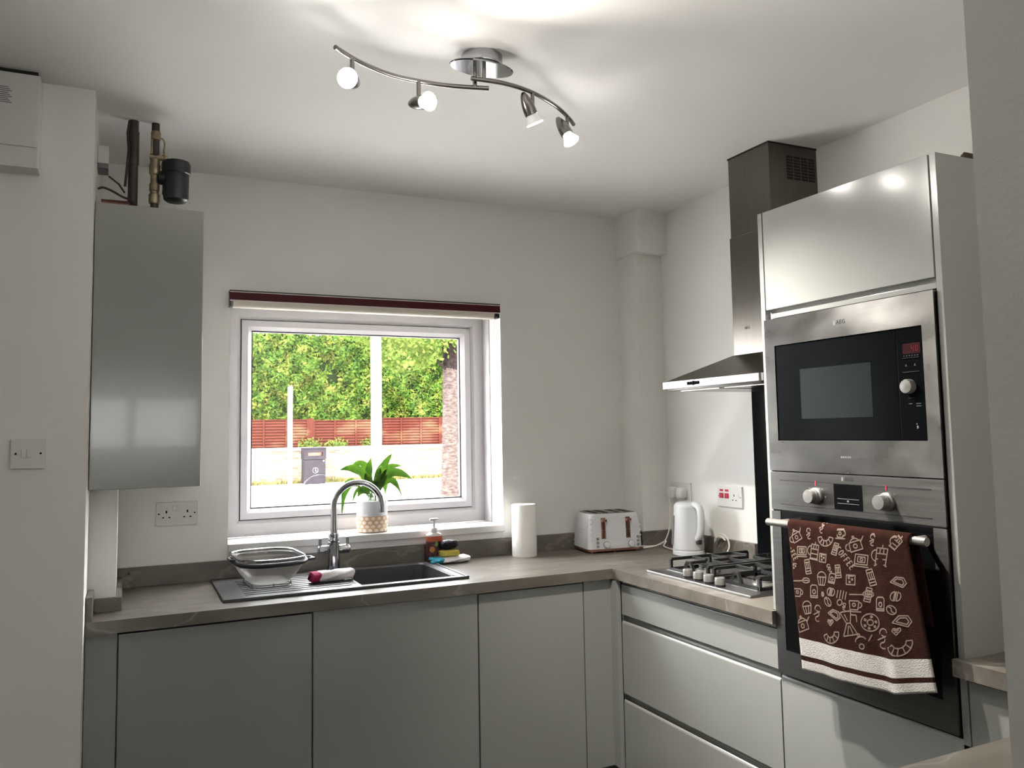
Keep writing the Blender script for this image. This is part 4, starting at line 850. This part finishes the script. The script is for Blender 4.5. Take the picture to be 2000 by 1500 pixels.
for (b0, b1, b2, dy, wd) in leaves:
    A = px2w(*b0, .072+dy[0]); Mi = px2w(*b1, .072+dy[1]); Tt = px2w(*b2, .072+dy[2]); Cc = Mi*2-(A+Tt)/2
    g = B(); n = 14; side = Vector((0, 1, 0)); rows = []
    for i in range(n+1):
        t = i/n; p = A*(1-t)**2+Cc*2*t*(1-t)+Tt*t*t; tg = ((Cc-A)*2*(1-t)+(Tt-Cc)*2*t).normalized()
        nrm = Vector((.25, -1, .35)).normalized(); sd = tg.cross(nrm).normalized(); nn = sd.cross(tg)
        s_ = max(0, (t-.18)/.82); w_ = wd*(math.sin(math.pi*min(1, s_)**.8)**.8 if 0 < s_ < 1 else 0)+.0014*(1-t)+.0002
        wv_ = .003*math.sin(t*16+b2[0])
        rows.append([p-sd*w_+nn*(w_*.28+wv_), p-sd*w_*.5+nn*w_*.06, p, p+sd*w_*.5+nn*w_*.06, p+sd*w_+nn*(w_*.28-wv_)])
    V = [q for r_ in rows for q in r_]; F = [(i*5+j, i*5+j+1, (i+1)*5+j+1, (i+1)*5+j) for i in range(n) for j in range(4)]
    lf = obj('leaf', g.add(V, F), m_leaf, pl)
    obj('leaf_stalk', B().tube([tuple(A+Vector((0, 0, -.012)))]+[tuple(A*(1-t)**2+Cc*2*t*(1-t)+Tt*t*t+Vector((0, .001, 0))) for t in (0, .12, .24, .36)], [.0022, .0022, .002, .0018, .0012], 6), m_stem, lf)

# ================================================================ ceiling light
cl = thing('ceiling_spotlight', (-1.47, -1.37, H), 'satin nickel ceiling light with two curved bars and four lit spots', 'ceiling light')
MC = Vector((-1.466, -1.395, 0))
obj('canopy', B().lathe([(.056, H-.030), (.058, H-.026), (.058, H)], tuple(MC), n=36), m_chrome, cl)
obj('canopy_plate', B().rings([[(MC.x+a*math.cos(2*math.pi*i/40)*.97-bb*math.sin(2*math.pi*i/40)*.25, MC.y+bb*math.sin(2*math.pi*i/40)*.97+a*math.cos(2*math.pi*i/40)*.10, z) for i in range(40)] for a, bb, z in ((.095, .050, H-.036), (.098, .052, H-.033), (.095, .050, H-.030))]), m_chrome, cl)
ZB1, ZB2 = 2.412, 2.430
def spline(P, z, n=10):
    P = [Vector((*p, z)) for p in P]; out = []
    for i in range(len(P)-1):
        p0 = P[max(0, i-1)]; p1 = P[i]; p2 = P[i+1]; p3 = P[min(len(P)-1, i+2)]
        for k in range(n):
            t = k/n; out.append(.5*((2*p1)+(p2-p0)*t+(2*p0-5*p1+4*p2-p3)*t*t+(3*p1-p0-3*p2+p3)*t**3))
    return [tuple(p) for p in out+[P[-1]]]
bar1 = [(-1.898, -1.488), (-1.824, -1.432), (-1.732, -1.389), (-1.648, -1.378), (-1.553, -1.384), (-1.453, -1.410)]
bar2 = [(-1.507, -1.414), (-1.409, -1.419), (-1.310, -1.394), (-1.201, -1.332), (-1.120, -1.264), (-1.078, -1.221)]
obj('bar', B().tube(spline(bar1, ZB1), .0062, 12), m_nickel, cl); obj('bar', B().tube(spline(bar2, ZB2), .0062, 12), m_nickel, cl)
obj('drop_rod', B().cyl((-1.490, -1.400, ZB1), (-1.490, -1.400, H-.034), .0062, n=14), m_nickel, cl)
obj('drop_rod', B().cyl((-1.470, -1.418, ZB2), (-1.470, -1.418, H-.034), .0062, n=14), m_nickel, cl)
spots = [((-1.845, -1.446), ZB1, (-.475, -.865, -.25), .045, 0), ((-1.647, -1.380), ZB1, (.30, -.940, -.22), .045, 0), ((-1.309, -1.394), ZB2, (.45, .08, -.89), .034, 1), ((-1.130, -1.273), ZB2, (.349, -.322, -.88), .032, 1)]
for si, ((x, y), zb, d, drop, k) in enumerate(spots):
    d = Vector(d).normalized(); piv = Vector((x, y, zb-drop))
    st = obj('stem', B().cyl((x, y, zb), tuple(piv+Vector((0, 0, -.006))), .0058, n=12), m_nickel, cl)
    if k: c = piv - d*.018 + Vector((-.021, -.006, -.004))     # body hangs beside its stem
    else: c = piv - d*.030 + Vector((0, 0, -.016))
    hd_ = obj('spot_head', B().lathe([(0, -.016), (.006, -.013), (.011, -.004), (.0155, .010), (.0182, .026), (.019, .036), (.019, .052), (.0175, .053), (.0165, .046)], tuple(c), tuple(d), 28), m_nickel, cl)
    obj('bulb', B().lathe([(.0125, .048), (.0145, .056), (.0185, .064), (.0235, .073), (.0250, .0775)], tuple(c), tuple(d), 28, cap=False), m_bulbbright if (x > -1.2 or not k) else m_bulbglass, hd_)
    obj('lit_lens', B().lathe([(.0250, .0775), (.0235, .0795), (0, .0800)], tuple(c), tuple(d), 28, cap=False), m_lens, hd_)
    ld = bpy.data.lights.new('bulb_beam', 'SPOT'); ld.energy = BEAM[si]; ld.spot_size = math.radians(110 if si < 2 else 84); ld.spot_blend = 1.0; ld.shadow_soft_size = .022; ld.color = (1, .95, .87)
    lo = bpy.data.objects.new('bulb_beam', ld); q = d.to_track_quat('-Z', 'Y').to_matrix().to_4x4(); q.translation = c+d*.083; place(lo, hd_, q)

# ================================================================ outside the window
GZ = .03; FY = 22.0
struct('ground', B().box(-60, 80, .32, 12.0, GZ-.3, GZ-.1).box(-60, 80, 12.0, 40, GZ-.3, GZ), m_road)
obj('pavement', B().box(-40, 60, 19.6, 21.7, GZ, GZ+.012).box(-40, 60, 12.0, 13.2, GZ, GZ+.012), m_paving, None, False, 'pale pavement strip in front of the brick garden wall', 'pavement', base=True)
random.seed(11)
b = B()
for k in range(3600):
    x = random.uniform(-4, 14); y = random.uniform(21.74, 21.95); h = random.uniform(.05, .19)
    a = random.uniform(0, 3.14); w = .02; dx, dy = math.cos(a)*w, math.sin(a)*w; lx, ly = random.uniform(-.05, .05), random.uniform(-.02, .02)
    b.add([(x-dx, y-dy, GZ), (x+dx, y+dy, GZ), (x+lx, y+ly, GZ+h)], [(0, 1, 2)])
obj('verge_grass', b, m_grass, None, False, 'dry grass growing along the foot of the garden wall', 'grass', kind='stuff', base=True)
gw = thing('garden_wall', (3, FY, GZ), 'low pale brick garden wall across the road', 'wall')
obj('brickwork', B().box(-20, 30, FY, FY+.22, GZ, 1.00), m_brick, gw, False)
obj('coping', B().box(-20, 30, FY-.04, FY+.26, 1.00, 1.10, .012), m_conc, gw)
fe = thing('garden_fence', (3, FY+.5, 1.0), 'red-brown lapped timber fence standing behind the garden wall', 'fence')
FX = FY+.45; posts = [2.80+2.13*i for i in range(-5, 8)]
for i, x in enumerate(posts):
    obj('fence_post', B().box(x-.07, x+.07, FX-.06, FX+.06, .9, 1.98, .008), m_fence, fe)
me_panel = None
for i, x in enumerate(posts[:-1]):
    x0, x1 = x+.075, x+2.13-.075
    dz = .03*math.sin(i*2.3)
    if me_panel is None:
        g = B(); nb = 11; bh = .088
        for k in range(nb):
            z = .95+k*bh; g.add([(x0, FX-.046, z), (x1, FX-.046, z), (x1, FX-.006, z+bh+.004), (x0, FX-.006, z+bh+.004), (x0, FX-.026, z), (x1, FX-.026, z), (x1, FX+.008, z+bh+.012), (x0, FX+.008, z+bh+.012)], [(0,1,2,3), (5,4,7,6), (0,4,5,1), (2,6,7,3), (0,3,7,4), (1,5,6,2)])
        for bx in (x0+.02, x0+.66, x0+1.32, x1-.02): g.box(bx-.025, bx+.025, FX-.062, FX-.015, .95, 1.93)
        g.box(x0, x1, FX-.05, FX+.02, 1.915, 1.945)
        pn = obj('fence_panel', g, m_fence, fe, False); me_panel = pn; pw = WM[pn].copy(); px0 = x0
    else:
        c = me_panel.copy(); c.parent = None; place(c, fe, Matrix.Translation((x0-px0, 0, dz)) @ pw)
# hedge
random.seed(21)
hg = thing('hedge', (4, FY+2.2, 0), 'tall clipped green hedge rising behind the red-brown fence', 'hedge')
def htop(x): return 4.86+.08*math.sin(x*1.3)+.05*math.sin(x*3.7) - .30*max(0, min(1, (2.2-x)/1.2))
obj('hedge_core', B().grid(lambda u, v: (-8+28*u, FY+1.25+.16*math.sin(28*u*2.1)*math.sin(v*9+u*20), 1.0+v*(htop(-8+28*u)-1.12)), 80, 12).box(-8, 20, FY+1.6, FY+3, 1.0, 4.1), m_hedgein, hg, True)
b = B()
for k in range(46000):
    x = random.uniform(-4.0, 13.5) if k % 3 else random.uniform(.3, 8.8)
    zt_ = htop(x); z = random.uniform(1.45, zt_+.04)
    bulge = .16*math.sin(x*2.1)*math.sin(z*2.4)+.09*math.sin(x*5.3+z*4.1)+.06*math.sin(x*9.1-z*7.7)
    y = max(FY+.62, FY+1.05+bulge+random.uniform(-.14, .10) + (.5*max(0, z-zt_+.35)))
    s_ = random.uniform(.04, .10); n_ = Vector((random.gauss(0, .8), -1+random.gauss(0, .6), random.gauss(.4, .8))).normalized()
    t_ = n_.orthogonal().normalized(); t_ = Matrix.Rotation(random.uniform(0, 6.28), 3, n_) @ t_; q_ = n_.cross(t_)
    p = Vector((x, y, z)); b.add([p-t_*s_, p+q_*s_*.45, p+t_*s_, p-q_*s_*.45], [(0, 1, 2, 3)])
obj('hedge_leaves', b, m_hedge, hg, False, kind='stuff')
# self-seeded weeds on top of the garden wall
for i, (x, sp) in enumerate(((2.75, .40), (3.55, .42), (4.65, .34))):
    b = B()
    for k in range(160):
        p = Vector((x+max(-.34, min(.34, random.gauss(0, sp*.4))), FX-.16+random.uniform(-.08, .06), 1.10+abs(random.gauss(0, .12)))); s_ = random.uniform(.03, .06)
        n_ = Vector((random.gauss(0, .6), -1, random.gauss(.4, .5))).normalized(); t_ = Matrix.Rotation(random.uniform(0, 6.28), 3, n_) @ n_.orthogonal().normalized(); q_ = n_.cross(t_)
        b.add([p-t_*s_, p+q_*s_*.5, p+t_*s_, p-q_*s_*.5], [(0, 1, 2, 3)])
    w_ = thing('weed', (x, FX-.16, 1.10), ['leafy weed on the garden wall just right of the litter bin', 'leafy weed on the garden wall midway between bin and white pole', 'leafy weed on the garden wall beside the thick white pole'][i], 'weed', 'weeds on the garden wall')
    obj('leaves', b, m_treeleaf, w_, False, kind='stuff'); obj('stem', B().tube([(x, FX-.16, 1.10), (x+.02, FX-.16, 1.28)], .008, 6).tube([(x, FX-.16, 1.10), (x-.12, FX-.16, 1.25)], .006, 6), m_stem, w_)
# street furniture
obj('marker_post', B().box(1.955, 2.075, FY-.60, FY-.48, GZ+.013, 2.86, .012).prism([(1.945, 2.86), (2.085, 2.86), (2.015, 2.92)], 'y', FY-.61, FY-.47), m_postw, None, True, 'slim white post standing left of the litter bin', 'post', base=True)
lpz = thing('street_pole', (1.12, 9.0, GZ), 'thick white pole in the middle of the window view', 'pole')
obj('pole', B().lathe([(.085, 0), (.085, 1.1), (.080, 1.14), (.077, 5.6), (.0, 5.62)], (1.12, 9.0, GZ-.1), n=24), m_postw, lpz); obj('base_collar', B().lathe([(.12, 0), (.12, .12), (.085, .16)], (1.12, 9.0, GZ-.1), n=24), m_postw, lpz)
bn = thing('litter_bin', (2.72, FY-.45, GZ), 'slate grey street litter bin in front of the garden wall', 'litter bin')
X0, X1 = 2.37, 2.99; YB0, YB1 = FY-.88, FY-.32; BZ = GZ+.013
obj('bin_body', B().box(X0+.01, X1-.01, YB0+.01, YB1, BZ, .76, .03), m_binm, bn)
obj('bin_hood', B().frame('y', X0, X1, .76, 1.06, [(0, YB0), (.10, YB0), (.10, YB0+.25), (0, YB0+.25)]).box(X0, X1, YB0+.25, YB1, .76, 1.06).box(X0-.01, X1+.01, YB0-.015, YB1+.01, 1.06, 1.10, .012), m_binm, bn)
obj('opening', B().box(X0+.1, X1-.1, YB0+.12, YB0+.14, .80, 1.0), m_copper, bn, False)
obj('emblem', B().lathe([(.085, 0), (.085, .004), (.070, .004), (.070, 0)], ((X0+X1)/2, YB0+.008, .44), (0, -1, 0), 28, False).box(2.665, 2.695, YB0+.002, YB0+.008, .41, .47).ball((2.68, YB0+.006, .492), .014, .004, .014, 10, 6).box(2.705, 2.725, YB0+.002, YB0+.008, .385, .43), m_binl, bn)
obj('lock_plate', B().box(X1-.09, X1-.055, YB0+.0, YB0+.012, .69, .73), m_conc, bn, False)
# tree
tr_ = thing('street_tree', (4.35, 14.4, GZ), 'street tree with pale bark trunk at the right side of the window', 'tree')
TX, TY = 4.315, 14.4
pt = [(TX-.02, TY, GZ-.05), (TX, TY, .25), (TX+.01, TY, 1.0), (TX+.03, TY, 2.0), (TX+.05, TY, 2.95)]
obj('trunk', B().tube(pt, [.235, .20, .18, .172, .175], 18), m_bark, tr_)
obj('knot', B().tube([(TX+.05, TY, 2.86), (TX+.06, TY, 3.0), (TX+.10, TY, 3.2), (TX+.13, TY, 3.48)], [.165, .20, .225, .20], 16), m_barkd, tr_)
obj('bough', B().tube([(TX+.0, TY, 3.25), (TX-.08, TY, 3.55), (TX-.02, TY, 4.0), (TX-.15, TY, 5.4)], [.12, .10, .09, .07], 10), m_barkd, tr_)
obj('bough', B().tube([(TX+.15, TY, 3.3), (TX+.22, TY, 3.8), (TX+.45, TY, 5.4)], [.12, .10, .07], 10), m_bark, tr_)
obj('branch', B().tube([(TX-.05, TY-.05, 2.90), (TX-.25, TY-.1, 3.02), (TX-.36, TY-.1, 3.2), (TX-.42, TY-.1, 3.42)], [.045, .034, .028, .02], 8), m_barkd, tr_)
random.seed(31); b = B()
cl_ = [(-.45, 3.45, .32), (-.85, 3.45, .34), (-1.3, 3.5, .30), (-.2, 3.6, .3), (-1.75, 3.62, .28), (-2.2, 3.75, .22), (.25, 3.65, .22), (-.6, 3.0+.1, .18), (-1.45, 3.15, .2), (-1.2, 2.95, .16), (.0, 4.3, .9), (-1.0, 4.2, .8), (.8, 4.4, .8), (-1.8, 4.3, .6)]
for dx, z, r in cl_:
    for k in range(int(260*r/.3) if z < 4 else 420):
        p = Vector((TX+dx+random.gauss(0, r*.55), TY-.15+random.gauss(0, .3), z+random.gauss(0, r*.42))); s_ = random.uniform(.03, .07)
        n_ = Vector((random.gauss(0, .5), -1, random.gauss(.3, .5))).normalized(); t_ = Matrix.Rotation(random.uniform(0, 6.28), 3, n_) @ n_.orthogonal().normalized(); q_ = n_.cross(t_)
        b.add([p-t_*s_, p+q_*s_*.6, p+t_*s_, p-q_*s_*.6], [(0, 1, 2, 3)])
obj('foliage', b, m_treeleaf, tr_, False, kind='stuff')
